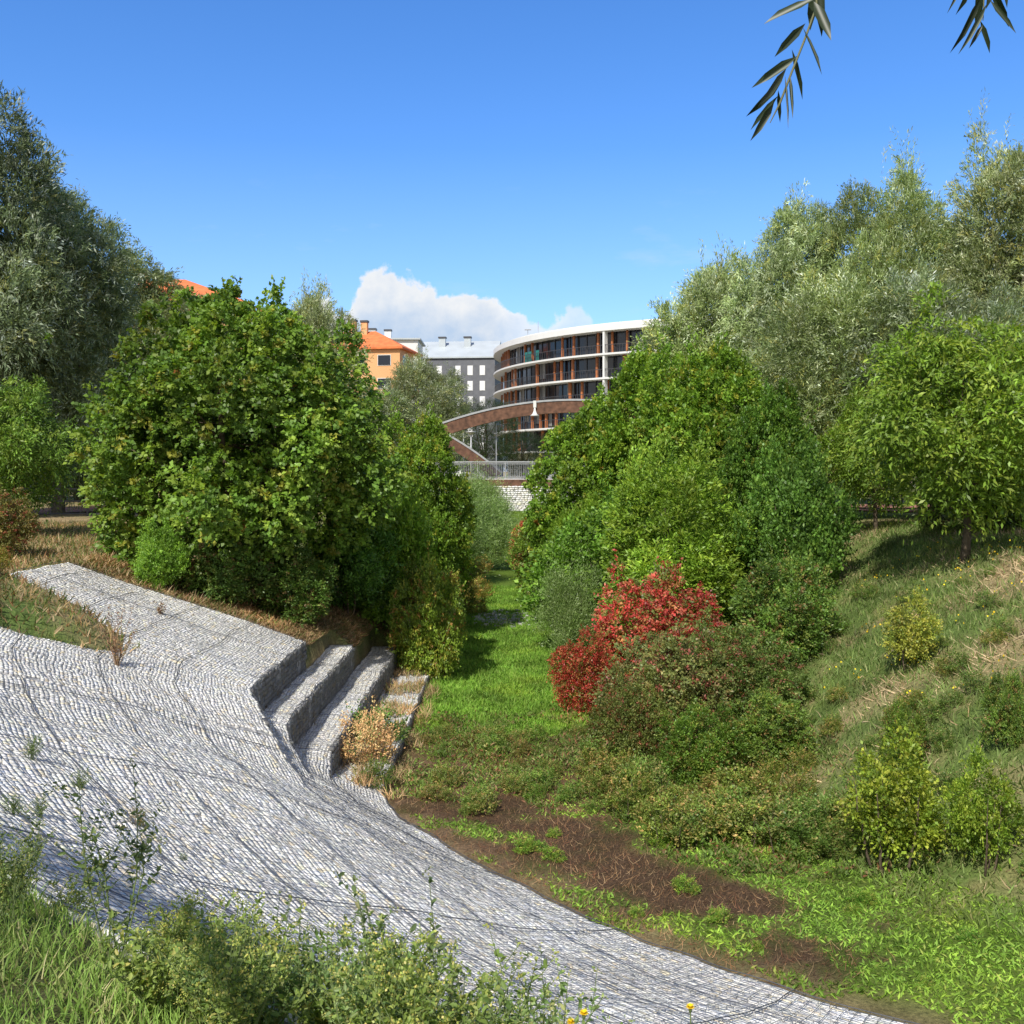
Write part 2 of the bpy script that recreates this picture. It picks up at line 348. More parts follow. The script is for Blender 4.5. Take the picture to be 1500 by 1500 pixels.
def region(name, label, u0, u1, v0, v1, riser=None, group=None, cat='gabion', closed=True):
    """one gabion body covering u0..u1, v0..v1; riser=(z0,z1) gives it a vertical front at v0"""
    mid = surf(np.array([(u0+u1)/2]), np.array([v0]))[0]
    root = empty(name, (0, 0, 0), label, cat, group)
    uu = np.arange(u0, u1+.001, .12); vv = np.linspace(v0+1e-4, v1-1e-4, max(3, int((v1-v0)/.12)))
    U, Vv = np.meshgrid(uu, vv); P = surf(U.ravel(), Vv.ravel()).reshape(U.shape+(3,)); P[..., 2] += .014
    m, n = U.shape; i = (np.arange(m-1)[:, None]*n+np.arange(n-1)[None]).ravel()
    allV = [P.reshape(-1, 3)]; allF = [np.stack([i, i+1, i+1+n, i+n], 1)]; off = m*n
    # skirts down on all four sides so the cage reads as a body
    for edge in (P[0], P[-1], P[:, 0], P[:, -1]):
        lowr = edge.copy(); lowr[:, 2] -= .62 if closed else .25
        k = len(edge); j = np.arange(k-1)+off; allV += [edge, lowr]; allF.append(np.stack([j, j+1, j+1+k, j+k], 1)); off += 2*k
    mesh_np('cage_fill', np.vstack(allV), np.vstack(allF), BED, root)
    # stones on top, in courses
    Us = []; Vs = []; Ls = []; Ws = []
    v = v0+.025
    while v < v1-.02:
        x, y = E.pt(uu, np.full_like(uu, v)); cl = np.concatenate([[0], np.cumsum(np.hypot(np.diff(x), np.diff(y)))])
        st = rng.uniform(.04, .12, int(cl[-1]/.055)+8); q = np.cumsum(st); kk = q < cl[-1]; q = q[kk]; st = st[kk]
        u = np.interp(q-st/2, cl, uu); Us.append(u); Vs.append(v+rng.normal(0, .004, len(u))); Ls.append(st*.96); Ws.append(np.full(len(u), rng.uniform(.043, .0495)))
        v += .047
    U = np.concatenate(Us); V_ = np.concatenate(Vs); Ln = np.concatenate(Ls); Wd = np.concatenate(Ws)
    V_ = np.clip(V_, v0+.02, v1-.02)
    keep = rng.random(len(U)) > .012
    x, y = E.pt(U, V_); wedge = np.clip(1-np.hypot((x+8.6)/3.2, (y-15.3)/1.7), 0, 1); keep &= wedge < .22
    U, V_, Ln, Wd = U[keep], V_[keep], Ln[keep], Wd[keep]
    p, a, c, nn = frames(U, V_); ht = rng.uniform(.030, .036, len(U))
    tone = 1+.12*fbm(x[keep], y[keep], 31, 3, .6)
    stones_mesh('stone_fill', p, a, c, nn, Ln, Wd, ht, root, tone[:, None])
    if riser is not None:
        PP = []; AA = []; LL = []
        z = riser[0]+.04
        while z < riser[1]+.01:
            uq = u0+.05
            while uq < u1-.05:
                l = rng.uniform(.08, .22); x, y = E.pt(uq+l/2, v0); t = np.array([np.interp(uq, E.S, E.T[:, 0]), np.interp(uq, E.S, E.T[:, 1]), 0])
                PP.append((x, y, z)); AA.append(t/np.linalg.norm(t)); LL.append(l*.94); uq += l
            z += .082
        PP = np.array(PP); AA = np.array(AA); LL = np.array(LL)
        # the vertical face fades out where the terrace melts into the bowl
        us = E.dist(PP[:, 0], PP[:, 1])[1]; ztop = zleft(us, np.full(len(us), v0+.001)); zbot = zleft(us, np.full(len(us), v0-.001))
        kk = (PP[:, 2] < ztop+.01) & (PP[:, 2] > zbot-.05)
        PP, AA, LL = PP[kk], AA[kk], LL[kk]
        CC = np.tile([0, 0, 1.], (len(PP), 1)); NN = np.cross(AA, CC)
        out_ = np.array([1., 0, 0]); NN *= np.sign((NN@out_)+1e-9)[:, None]
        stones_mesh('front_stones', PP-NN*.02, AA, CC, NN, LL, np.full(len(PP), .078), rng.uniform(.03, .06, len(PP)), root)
        # wire on the front
        lines = []
        for uq in np.arange(u0+.05, u1, .1):
            x, y = E.pt(uq, v0); zt = float(zleft(np.array([uq]), np.array([v0+.001]))[0]); zb = float(zleft(np.array([uq]), np.array([v0-.001]))[0])
            if zt-zb < .06: continue
            Pq = np.array([[x, y, zz] for zz in np.linspace(zb, zt+.05, 4)])+np.array([.055, 0, 0]); lines.append((Pq, np.tile([1., 0, 0], (4, 1))))
        prism_lines('front_wire', lines, .004, WIRE, root)
    # wire on top
    lines = []; seams = []
    for v in np.arange(v0+.0, v1, .1):
        u = np.arange(u0, u1, .2); vq = np.clip(np.full_like(u, v)+.012*np.sin(u*5+v*9), v0+.003, v1-.003); p, a, c, nn = frames(u, vq); lines.append((p+nn*(.052+.008*np.sin(u*7+v*31))[:, None], nn))
    gx = 0
    for uq in np.arange(u0, u1, .1):
        v = np.arange(v0+.003, v1-.002, .18); u = uq+.015*np.sin(v*6+uq*3)
        if len(v) < 2: continue
        p, a, c, nn = frames(u, v); lines.append((p+nn*.054, nn))
    for v in np.arange(math.ceil(v0), v1, 1.0):
        if v-v0 < .2: continue
        u = np.arange(u0, u1, .2); p, a, c, nn = frames(u, np.full_like(u, v)+.02*np.sin(u*2.2)); seams.append((p+nn*.06, nn))
    for uq in np.arange(math.ceil(u0/2)*2, u1, 2.0):
        v = np.arange(v0+.003, v1-.002, .15)
        if len(v) < 2: continue
        p, a, c, nn = frames(np.full_like(v, uq)+.02*np.sin(v*3), v); seams.append((p+nn*.06, nn))
    # selvedge wires round the rim of the cage
    for v in (v0+.004, v1-.004):
        u = np.arange(u0, u1, .2); p, a, c, nn = frames(u, np.full_like(u, v)); seams.append((p+nn*.055, nn))
    prism_lines('wire_mesh', lines, .0028, WIRE, root)
    if seams: prism_lines('cage_seam', seams, .0062, WIRE, root)
    return root
uA, uB = sE(YFAR[3]), sE(9.35)+7.5
G = 'stone-filled wire cages lining the left bank'
region('gabion_slope', 'broad curved apron of grey stones under wire mesh sweeping down to the mud', S1, uB, 0, 6.75, None, G)
region('gabion_terrace', 'topmost sloping stone terrace beside the big bush, above the three dark risers', uA, S1, 1.95, 6.55, (TZ[2], TZ[3]), G)
region('gabion_step', 'upper grey stone step, directly below the sloping terrace', sE(YFAR[2]), S1, 1.43, 1.95, (TZ[1], TZ[2]), G)
region('gabion_step', 'middle-height grey stone step ending near the tan dead bush', sE(YFAR[1]), S1, .82, 1.43, (TZ[0], TZ[1]), G)
region('gabion_step', 'lowest broken stone step at channel floor, half covered by dry grass', sE(YFAR[0]), S1, .0, .82, (0, TZ[0]), G)

# ------------------------------------------------------------------ foliage
def unit(a): return a/(np.linalg.norm(a, axis=-1, keepdims=True)+1e-9)
def leaves(name, P, D, Nr, ln, wd, col, mat, parent=None, shape='d', fold=.25):
    n = len(P); D = unit(D); S = unit(np.cross(D, Nr)); Nn = np.cross(S, D)
    ln = np.broadcast_to(ln, (n,))[:, None]; wd = np.broadcast_to(wd, (n,))[:, None]
    if shape == 'd':
        V = np.stack([P, P+D*ln*.45+S*wd/2+Nn*wd*fold, P+D*ln, P+D*ln*.45-S*wd/2+Nn*wd*fold], 1)
        Fc = np.arange(n*4).reshape(n, 4); cc = col
    elif shape == 'b':  # grass blade: 2 quads, bent
        V = np.stack([P-S*wd/2, P+S*wd/2, P+D*ln*.55+S*wd*.4, P+D*ln*.55-S*wd*.4, P+D*ln*.95+Nn*ln*.28+S*wd*.06, P+D*ln*.95+Nn*ln*.28-S*wd*.06], 1)
        f = np.array([[0,1,2,3],[3,2,4,5]]); Fc = (np.arange(n)[:, None, None]*6+f[None]).reshape(-1, 4); cc = np.repeat(col, 2, axis=0)
    else:  # 'h' folded oval leaf
        V = np.stack([P, P+D*ln*.3+S*wd*.5+Nn*wd*fold, P+D*ln*.68+S*wd*.42+Nn*wd*fold, P+D*ln-Nn*ln*.08, P+D*ln*.68-S*wd*.42+Nn*wd*fold, P+D*ln*.3-S*wd*.5+Nn*wd*fold], 1)
        f = np.array([[0,1,2,3],[0,3,4,5]]); Fc = (np.arange(n)[:, None, None]*6+f[None]).reshape(-1, 4); cc = np.repeat(col, 2, axis=0)
    return mesh_np(name, V.reshape(-1, 3), Fc, mat, parent, cc)

def palette(r, n, cols, w=None, g=1.0):
    cols = np.array(cols)*g; w = None if w is None else np.array(w)/np.sum(w)
    k = r.choice(len(cols), n, p=w); return cols[k]*r.uniform(.8, 1.2, (n, 1))
def crown(seed, h, rx, ry, zlo, nl, spr, M, L, ll, lw, droop, up, cols, w, sub=(.22, .4), out=.75, top=1.0, fine=.3, spikes=0, gain=1.0, qr=(.78, 1.08), lead=0.0):
    """returns leaf arrays of a crown in local coordinates, base at z=0"""
    r = np.random.default_rng(seed)
    zc = (zlo+h)/2; rz = (h-zlo)/2; rm = (rx+ry+rz)/3
    k = np.arange(nl)+.5; ph = np.arccos(1-2*k/nl)+r.normal(0, .12, nl); th = math.pi*(1+5**.5)*k+r.normal(0, .3, nl)
    dirs = np.stack([np.cos(th)*np.sin(ph), np.sin(th)*np.sin(ph), np.cos(ph)], 1)
    rad = r.uniform(*sub, nl)*rm
    q = r.uniform(*qr, nl)
    taper = 1-(1-top)*np.clip(dirs[:, 2], 0, 1)
    Cn = dirs*np.stack([rx-rad*.8, ry-rad*.8, rz-rad*.8], 1)*q[:, None]; Cn[:, :2] *= taper[:, None]; Cn[:, 2] += zc
    li = r.choice(nl, spr, p=rad**2/np.sum(rad**2))
    od = unit(Cn-np.array([0, 0, zc]))
    d = unit(r.normal(0, 1, (spr, 3))+od[li]*out+np.array([0, 0, .15]))
    sh = np.where(r.random(spr) < .12, r.uniform(.2, .8, spr), r.uniform(.82, 1.06, spr))
    if lead:
        tall = (r.random(nl) < .35)*r.uniform(.2, lead, nl)*(dirs[:, 2] > -.1)
    else: tall = np.zeros(nl)
    P0 = Cn[li]+d*(rad[li]*sh)[:, None]*np.array([1, 1, 1.15])
    P0[:, 2] += np.maximum(d[:, 2], 0)**2*(rad*1.6*tall)[li]
    sq = 1-.35*np.clip(tall[li]*np.maximum(d[:, 2], 0), 0, 1); P0[:, :2] = Cn[li][:, :2]+(P0[:, :2]-Cn[li][:, :2])*sq[:, None]
    inside = r.random(spr) < .10
    P0[inside] = r.normal(0, .33, (inside.sum(), 3))*np.array([rx, ry, rz])+np.array([0, 0, zc])
    P0[:, 2] = np.maximum(P0[:, 2], max(zlo*.9, .05)+r.uniform(0, .3, spr))
    sd = unit(d*.8+np.array([0, 0, up])+r.normal(0, .4, (spr, 3)))
    Ls = L*r.uniform(.6, 1.3, spr)
    if spikes:
        tp = np.argsort(-P0[:, 2])[:spikes*6][::6]; Ls[tp] *= 2.4; sd[tp] = unit(np.array([0, 0, 1.])+r.normal(0, .12, (len(tp), 3)))
    t = (np.arange(M)+.5)/M
    Tt = np.clip(t[None]+r.normal(0, .5/M, (spr, M)), 0, 1.1)
    P = P0[:, None]+sd[:, None]*(Tt*Ls[:, None])[..., None]
    P[..., 2] -= droop*(Tt**2)*Ls[:, None]
    P += r.normal(0, fine*L*.4, P.shape)*np.array([1, 1, .8])
    tan = sd[:, None]-np.array([0, 0, 2*droop])*Tt[..., None]
    D = unit(unit(tan)+r.normal(0, .55, P.shape))
    Nr = unit(d[:, None]*.7+np.array([-.25, -.55, .75])+r.normal(0, .55, P.shape))
    cs = palette(r, spr, cols, w, gain)*(1+.15*r.normal(0, 1, nl))[li][:, None]
    col = cs[:, None]*r.uniform(.72, 1.28, (spr, M, 1))
    n = spr*M
    return (P.reshape(n, 3), D.reshape(n, 3), Nr.reshape(n, 3), ll*r.uniform(.65, 1.25, n), lw*r.uniform(.7, 1.25, n), np.clip(col.reshape(n, 3), .004, .8)), Cn
def limbs(seed, Cn, h, zlo, tr, zc, n=9, stems=1, fork=.45, bend=.1):
    r = np.random.default_rng(seed+99); mb = MB()
    tops = []
    for sidx in range(stems):
        a = r.uniform(0, 6.28); off = np.array([math.cos(a), math.sin(a), 0])*(0 if stems == 1 else r.uniform(.05, .3))
        lean = np.array([math.cos(a), math.sin(a), 0])*(0 if stems == 1 else .22*h*r.uniform(.5, 1))
        pts = [off*.6+np.array([0, 0, -.25])]
        for t in np.linspace(.12, .82, 6): pts.append(off+lean*t+np.array([r.normal(0, bend*tr*4), r.normal(0, bend*tr*4), h*t]))
        mb.tube(pts, [tr*1.35]+[tr*(1.0-.85*t) for t in np.linspace(.05, .95, 6)], 8); tops.append(pts)
    pick = r.permutation(len(Cn))[:n]
    for i in pick:
        pts = tops[r.integers(len(tops))]; j = r.integers(2, 5); a = pts[j]; e = Cn[i]*np.array([.9, .9, 1])
        m = (a+e)/2+np.array([0, 0, .06*h])+r.normal(0, .03*h, 3); rr = tr*(.5-.07*j)
        mb.tube([a, a*.6+m*.4, m, e*.6+m*.4, e], [rr, rr*.85, rr*.6, rr*.4, rr*.15], 6)
    return mb

MESHES = {}
def kindmesh(key, seed, h, rx, ry, zlo, nl, spr, M, L, ll, lw, droop, up, cols, w, tr=.15, stems=1, nlimb=10, mat=None, bark=None, shape='d', **kw):
    arr, Cn = crown(seed, h, rx, ry, zlo, nl, spr, M, L, ll, lw, droop, up, cols, w, **kw)
    MESHES[key] = dict(arr=arr, Cn=Cn, h=h, zlo=zlo, tr=tr, stems=stems, nlimb=nlimb, seed=seed, mat=mat or LEAF, bark=bark or BARK, shape=shape, me=None)
def plant(key, name, label, cat, x, y, height_m=None, rz=0.0, tint=(1, 1, 1), group=None, sxy=None, z=None, part='foliage'):
    k = MESHES[key]; s = 1.0 if height_m is None else height_m/k['h']
    zb = float(height(np.array([x]), np.array([y]))[0]) if z is None else z
    root = empty(name, (x, y, zb-.04), label, cat, group, rz)
    sx = s if sxy is None else s*sxy
    root.scale = (sx, sx, s)
    if k['me'] is None:
        fo = leaves(part, *k['arr'], mat=k['mat'], shape=k['shape']); tk = limbs(k['seed'], k['Cn'], k['h'], k['zlo'], k['tr'], 0, k['nlimb'], k['stems']).build('trunk' if k['stems'] == 1 else 'stems', k['bark'], None, True)
        k['me'] = (fo, tk); k['arr'] = None
    else:
        fo, tk = k['me'][0].copy(), k['me'][1].copy(); COL.objects.link(fo); COL.objects.link(tk)
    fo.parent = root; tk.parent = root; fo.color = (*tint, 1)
    return root

MAP = [C(.085,.155,.026), C(.06,.12,.022), C(.12,.185,.035), C(.15,.17,.035), C(.18,.08,.03)]; MAP = [c*C(1.98, 1.82, 1.4) for c in MAP]; MAPW = [.42, .3, .2, .06, .002]
WIL = [C(.125,.155,.065), C(.10,.13,.058), C(.18,.20,.12), C(.26,.29,.22), C(.17,.17,.055)]; WIL = [c*1.95 for c in WIL]; WILW = [.38, .26, .2, .08, .08]
ASH = [C(.105,.185,.03), C(.085,.155,.028), C(.14,.21,.04)]; ASH = [c*C(1.95, 1.75, 1.4) for c in ASH]
CHE = [1.8*C(.095,.175,.025), 1.6*C(.075,.14,.022), 1.6*C(.14,.21,.035), C(.25,.12,.03)]; CHE = [c*C(1.18, 1.0, .9) for c in CHE]
kindmesh('maple1', 11, 7.4, 3.9, 3.6, .3, 60, 6800, 18, .40, .12, .10, .35, .45, MAP, MAPW, tr=.16, stems=3, nlimb=16, spikes=14, top=.62, lead=1.1, sub=(.15, .32), qr=(.7, 1.1))
kindmesh('maple2', 12, 7.0, 2.7, 2.7, .4, 34, 4300, 18, .42, .115, .095, .3, .5, MAP, MAPW, tr=.13, stems=2, nlimb=12, spikes=8, lead=1.3, sub=(.18, .36), qr=(.7, 1.1))
kindmesh('willow1', 21, 15, 5.2, 5.0, 1.8, 60, 7000, 22, 1.15, .26, .058, .42, .75, WIL, WILW, tr=.36, nlimb=18, mat=WLEAF, bark=BARKG, lead=.7, sub=(.15, .30), qr=(.62, 1.12), fine=.22, spikes=8)
kindmesh('willow2', 22, 13, 4.4, 4.4, 1.5, 50, 5800, 22, 1.1, .25, .055, .5, .7, WIL, WILW, tr=.3, nlimb=16, mat=WLEAF, bark=BARKG, lead=.7, sub=(.15, .30), qr=(.62, 1.12), fine=.22, top=.85, spikes=8)
kindmesh('willow3', 23, 10, 3.6, 3.4, 1.2, 42, 4400, 20, .95, .22, .05, .35, .9, WIL, WILW, tr=.22, nlimb=14, mat=WLEAF, bark=BARKG, lead=.7, sub=(.15, .30), qr=(.62, 1.12), fine=.24, top=.85, spikes=8)
kindmesh('ash', 31, 5.4, 1.9, 1.9, .2, 30, 3400, 15, .5, .14, .052, .25, .8, ASH, [.4, .35, .25], tr=.08, stems=2, nlimb=12, spikes=16, lead=1.5, sub=(.2, .34))
kindmesh('cherry', 41, 5.6, 2.7, 2.6, 1.35, 38, 2300, 13, .6, .17, .058, .6, .55, CHE, [.45, .3, .24, .002], tr=.10, nlimb=14, sub=(.14, .30), top=.6, qr=(.55, 1.1), lead=1.0)
kindmesh('shrub1', 51, 2.2, 1.3, 1.2, .05, 22, 2300, 12, .26, .075, .045, .25, .7, [C(.10,.15,.03), C(.075,.115,.03), C(.15,.16,.04), C(.17,.10,.05)], [.45, .3, .17, .08], tr=.03, stems=5, nlimb=8, spikes=10, gain=1.75, lead=1.2, qr=(.5, 1.2))
kindmesh('shrub2', 52, 2.0, 1.1, 1.1, .05, 20, 1900, 12, .3, .07, .05, .2, .9, [C(.095,.17,.03), C(.075,.13,.028), C(.13,.2,.035)], [.45, .35, .2], tr=.025, stems=4, nlimb=8, spikes=14, gain=1.75, lead=1.2, qr=(.5, 1.2))
kindmesh('silver', 53, 3.0, 1.25, 1.25, .05, 26, 2200, 18, .75, .13, .018, .25, 1.2, [C(.13,.17,.07), C(.17,.2,.11), C(.28,.3,.22)], [.5, .35, .15], tr=.03, stems=6, nlimb=6, mat=WLEAF, spikes=70, qr=(.4, 1.15), gain=1.75)
kindmesh('red', 54, 2.3, 1.55, 1.1, .1, 28, 2300, 12, .28, .07, .045, .5, .5, [C(.42,.055,.045), C(.48,.13,.08), C(.24,.04,.03), C(.34,.17,.06), C(.14,.17,.04)], [.26, .18, .18, .14, .24], tr=.03, stems=5, nlimb=10, spikes=8, gain=1.35, qr=(.7, 1.12), lead=1.2)
kindmesh('dogwood', 55, 2.3, 1.45, 1.3, .05, 24, 2700, 12, .26, .07, .042, .4, .6, [C(.105,.13,.035), C(.085,.11,.032), C(.15,.16,.05), C(.20,.07,.05), C(.16,.14,.05)], [.38, .28, .12, .12, .10], tr=.03, stems=5, nlimb=8, gain=1.75, lead=1.2, qr=(.5, 1.2))
kindmesh('yellow', 56, 1.35, .5, .5, .12, 20, 780, 11, .2, .055, .034, .35, .6, [C(.24,.27,.045), C(.18,.23,.04), C(.30,.30,.06), C(.12,.17,.03)], [.35, .25, .2, .2], tr=.02, stems=4, nlimb=6, sub=(.22, .38), qr=(.45, 1.2), lead=1.0, spikes=14, gain=1.25)
kindmesh('pine', 57, 8, 3.0, 3.0, .8, 26, 2600, 18, .5, .14, .03, .1, .8, [C(.045,.075,.025), C(.035,.06,.02)], [.5, .5], tr=.2, nlimb=8)
kindmesh('weedclump', 58, .75, .45, .4, .0, 12, 330, 9, .16, .05, .026, .2, 1.2, [C(.10,.15,.035), C(.08,.12,.03), C(.17,.17,.06), C(.24,.19,.09)], [.4, .3, .18, .12], tr=.01, stems=5, nlimb=4, spikes=8, gain=1.75)
kindmesh('tan', 59, .85, .35, .35, .0, 12, 420, 10, .16, .035, .018, .1, 1.2, [C(.42,.25,.11), C(.36,.22,.11), C(.28,.2,.09), C(.13,.15,.05)], [.4, .28, .2, .12], tr=.012, stems=6, nlimb=4, mat=DRYM, spikes=8, gain=1.75)

T = lambda u, D: ((u-750)/1500*D, D)
def p2(key, name, label, cat, u, D, H, rz=0., tint=(1, 1, 1), group=None, sxy=None, z=None):
    x, y = T(u, D); return plant(key, name, label, cat, x, y, H, rz, tint, group, sxy, z)
# left side
p2('maple1', 'field_maple', 'huge round dark green bush-like maple standing over the stone terrace', 'tree', 354, 22.5, 6.1, .4, (1, 1, 1), 'maples along the channel', 1.0)
p2('maple2', 'field_maple', 'dark green maple just right of the huge one on the left bank', 'tree', 612, 30.5, 5.6, 1.9, (1.15, 1.15, .95), 'maples along the channel', .72)
p2('shrub1', 'leafy_shrub', 'tall light green shrub at right foot of the huge left maple', 'shrub', 626, 24.6, 2.5, .3, (1.5, 1.45, .85), 'shrubs along the channel bed', .6)
p2('shrub2', 'leafy_shrub', 'upright mid green shrub between two left maples', 'shrub', 562, 26, 3.8, 2.3, (1.35, 1.3, .85), 'shrubs along the channel bed', .62)
p2('shrub1', 'leafy_shrub', 'rounded shrub on the left bank, next before the far silvery willow bush', 'shrub', 648, 33, 2.5, 4.3, (1.05, 1.0, .9), 'shrubs along the channel bed', .7)
p2('shrub2', 'bright_sapling', 'small bright lime green sapling at the left foot of the huge maple', 'shrub', 236, 20.2, 1.1, 1.3, (1.3, 1.35, .9), None, .75)
p2('willow1', 'willow_tree', 'tallest willow cut by the left picture edge, dark below and silvery on top', 'tree', -75, 33, 13.6, .2, (.75, .8, .9), 'willows on the left bank', .8)
p2('willow2', 'willow_tree', 'dark leaning willow right beside the tallest left one', 'tree', 85, 36, 11.0, 2.2, (.82, .88, .95), 'willows on the left bank', .75)
p2('willow2', 'willow_tree', 'grey-green willow half hiding the far orange roof', 'tree', 215, 44, 10.0, 4.0, (1.0, 1.0, 1.1), 'willows on the left bank', 1.05)
p2('willow3', 'willow_tree', 'pale willow just left of the orange building with solar panels', 'tree', 446, 46, 9.6, .7, (1.15, 1.12, 1.05), 'willows on the left bank', .72)
p2('willow3', 'willow_tree', 'round grey willow in front of the dark grey apartment block', 'tree', 622, 84, 10.3, 2.9, (1.05, 1.02, 1.1), 'willows on the left bank', .9)
p2('willow3', 'willow_tree', 'small willow below the orange building with solar panels', 'tree', 550, 58, 6.6, 5.0, (1.0, 1.0, 1.05), 'willows on the left bank', 1.2)
p2('cherry', 'cherry_tree', 'small green tree with hanging leaves at the left edge under the dark willow', 'tree', 20, 25, 3.8, 1.1, (.85, .95, 1), 'cherry trees on the bank tops', .85)
p2('dogwood', 'mixed_shrub', 'brownish green rounded bush at left picture edge above dry grass', 'shrub', -8, 20.5, 1.25, 1.0, (1.05, .85, .8), None, 1.0)
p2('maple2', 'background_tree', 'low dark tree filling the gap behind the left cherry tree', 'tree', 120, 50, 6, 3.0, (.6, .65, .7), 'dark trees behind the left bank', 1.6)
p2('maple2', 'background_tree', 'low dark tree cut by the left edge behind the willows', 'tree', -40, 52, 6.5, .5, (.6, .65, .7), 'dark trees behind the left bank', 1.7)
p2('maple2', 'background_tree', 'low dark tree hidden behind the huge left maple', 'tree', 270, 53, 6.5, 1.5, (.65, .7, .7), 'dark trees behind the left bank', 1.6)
p2('shrub1', 'leafy_shrub', 'low dark foliage at the foot of the huge maple, above the terrace centre', 'shrub', 335, 21.2, 1.5, .9, (.75, .9, .8), 'undergrowth along the stone terrace', 1.1)
p2('shrub1', 'leafy_shrub', 'low dark foliage at the foot of the huge maple, just behind the top step', 'shrub', 430, 21.6, 1.4, 2.9, (.75, .9, .8), 'undergrowth along the stone terrace', 1.0)
p2('shrub2', 'leafy_shrub', 'dark undergrowth behind the far ends of the steps', 'shrub', 510, 24.6, 2.0, 4.9, (.7, .85, .8), 'undergrowth along the stone terrace', 1.0)
p2('shrub1', 'leafy_shrub', 'low foliage between the lime green sapling and the huge maple trunk', 'shrub', 280, 21.0, 1.2, 1.9, (.85, .95, .8), 'undergrowth along the stone terrace', 1.0)
# right side
GW = 'willows on the right bank'
p2('willow3', 'willow_tree', 'pale willow touching the roof end of the curved building', 'tree', 1045, 46, 11.0, 1.0, (1.25, 1.28, 1.08), GW, .8)
p2('willow2', 'willow_tree', 'second willow from the curved building, with a pointed top', 'tree', 1160, 42, 11.9, .6, (1.2, 1.26, 1.12), GW, .66)
p2('willow1', 'willow_tree', 'tall willow with the highest rounded top right of centre', 'tree', 1292, 41, 12.6, 3.6, (1.22, 1.26, 1.12), GW, .66)
p2('willow1', 'willow_tree', 'yellowish willow cut by the right picture edge', 'tree', 1490, 37, 12.6, 5.2, (1.18, 1.15, 1.0), GW, .68)
p2('willow3', 'willow_tree', 'silver-leaved lower willow in front of the tall right ones', 'tree', 1215, 33, 7.6, 4.4, (1.3, 1.32, 1.2), GW, 1.0)
p2('willow3', 'willow_tree', 'lower silvery willow behind the right cherry tree', 'tree', 1370, 31, 7.4, 2.4, (1.0, 1.03, 1.15), GW, 1.0)
GM = 'maples along the channel'
p2('maple2', 'field_maple', 'bright green maple whose left side hides the bridge arch', 'tree', 872, 36, 7.0, .3, (1.15, 1.18, .9), GM, .82)
p2('maple2', 'field_maple', 'maple hiding the lower right of the curved building, left of the tallest maple', 'tree', 960, 34, 7.6, 5.1, (1.1, 1.12, .9), GM, .75)
p2('maple2', 'field_maple', 'tallest right-hand maple, in front of the pale willow', 'tree', 1035, 31, 6.9, 2.0, (1.05, 1.1, .95), GM, .85)
p2('maple1', 'field_maple', 'dark green maple behind the upright light green ash', 'tree', 1130, 27, 4.9, 4.2, (.8, .9, .95), GM, .62)
p2('ash', 'young_ash', 'upright feathery light green tree behind the red bush', 'tree', 990, 25, 4.6, 1.2, (1.12, 1.15, .9), None, 1.0)
p2('ash', 'young_ash', 'upright light green shrub left of the feathery tree, over the channel', 'tree', 855, 33, 3.6, 3.2, (1.05, 1.1, .9), None, 1.0)
p2('cherry', 'cherry_tree', 'largest cherry tree with hanging narrow leaves on the right bank', 'tree', 1412, 21.5, 4.9, .9, (1.05, 1.08, 1), 'cherry trees on the bank tops', 1.0)
p2('cherry', 'cherry_tree', 'small cherry tree with thin staked trunk on the right bank top', 'tree', 1284, 28, 3.9, 2.5, (1.05, 1.08, 1), 'cherry trees on the bank tops', .8)
p2('willow2', 'willow_tree', 'pale green willow filling the gap between the two tallest right ones', 'tree', 1395, 40, 10.6, 1.7, (1.2, 1.25, 1.1), GW, .75)
p2('cherry', 'cherry_tree', 'green cherry tree cut by the right edge', 'tree', 1540, 24, 5.0, 4.5, (1.0, 1.05, .9), 'cherry trees on the bank tops', .9)
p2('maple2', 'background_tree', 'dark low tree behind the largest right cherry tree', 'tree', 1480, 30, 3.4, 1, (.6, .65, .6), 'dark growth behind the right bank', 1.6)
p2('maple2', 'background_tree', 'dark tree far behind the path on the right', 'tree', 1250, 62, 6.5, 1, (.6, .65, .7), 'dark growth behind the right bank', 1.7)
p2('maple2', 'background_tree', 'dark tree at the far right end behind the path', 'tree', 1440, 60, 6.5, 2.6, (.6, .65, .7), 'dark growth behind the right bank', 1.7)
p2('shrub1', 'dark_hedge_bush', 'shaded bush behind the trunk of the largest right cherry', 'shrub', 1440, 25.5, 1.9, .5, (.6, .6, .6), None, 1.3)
# centre, far end of the channel
p2('silver', 'willow_bush', 'rounded green willow bush in the channel before the bridge', 'shrub', 714, 52, 3.2, .2, (.75, .95, .5), 'willow bushes in the channel', 1.15)
p2('silver', 'willow_bush', 'narrower willow bush left of the channel, halfway to the bridge', 'shrub', 664, 45, 3.5, 1.9, (.75, .95, .5), 'willow bushes in the channel', 1.0)
p2('silver', 'willow_bush', 'silvery feathery willow bush left of the red bush', 'shrub', 838, 26, 2.2, 2.1, (.8, .95, .55), 'willow bushes in the channel', .8)
p2('silver', 'willow_bush', 'feathery willow bush touching the bridge wall', 'shrub', 700, 66, 3.8, 4.2, (.8, .95, .55), 'willow bushes in the channel', 1.3)
p2('red', 'red_shrub', 'small orange-red bush far down the channel before the bridge', 'shrub', 780, 50, 2.6, 2.0, (1.2, 1.6, 1.3), 'red-leaved dogwood bushes', .7)
p2('shrub1', 'leafy_shrub', 'green shrub on the right channel edge under the bright maple', 'shrub', 808, 41, 3.3, 2.0, (1.2, 1.25, .85), 'shrubs along the channel bed', 1.0)
p2('shrub2', 'leafy_shrub', 'tall green shrub behind the silvery willow bush', 'shrub', 880, 29, 3.5, 5.0, (1.1, 1.15, .9), 'shrubs along the channel bed', 1.1)
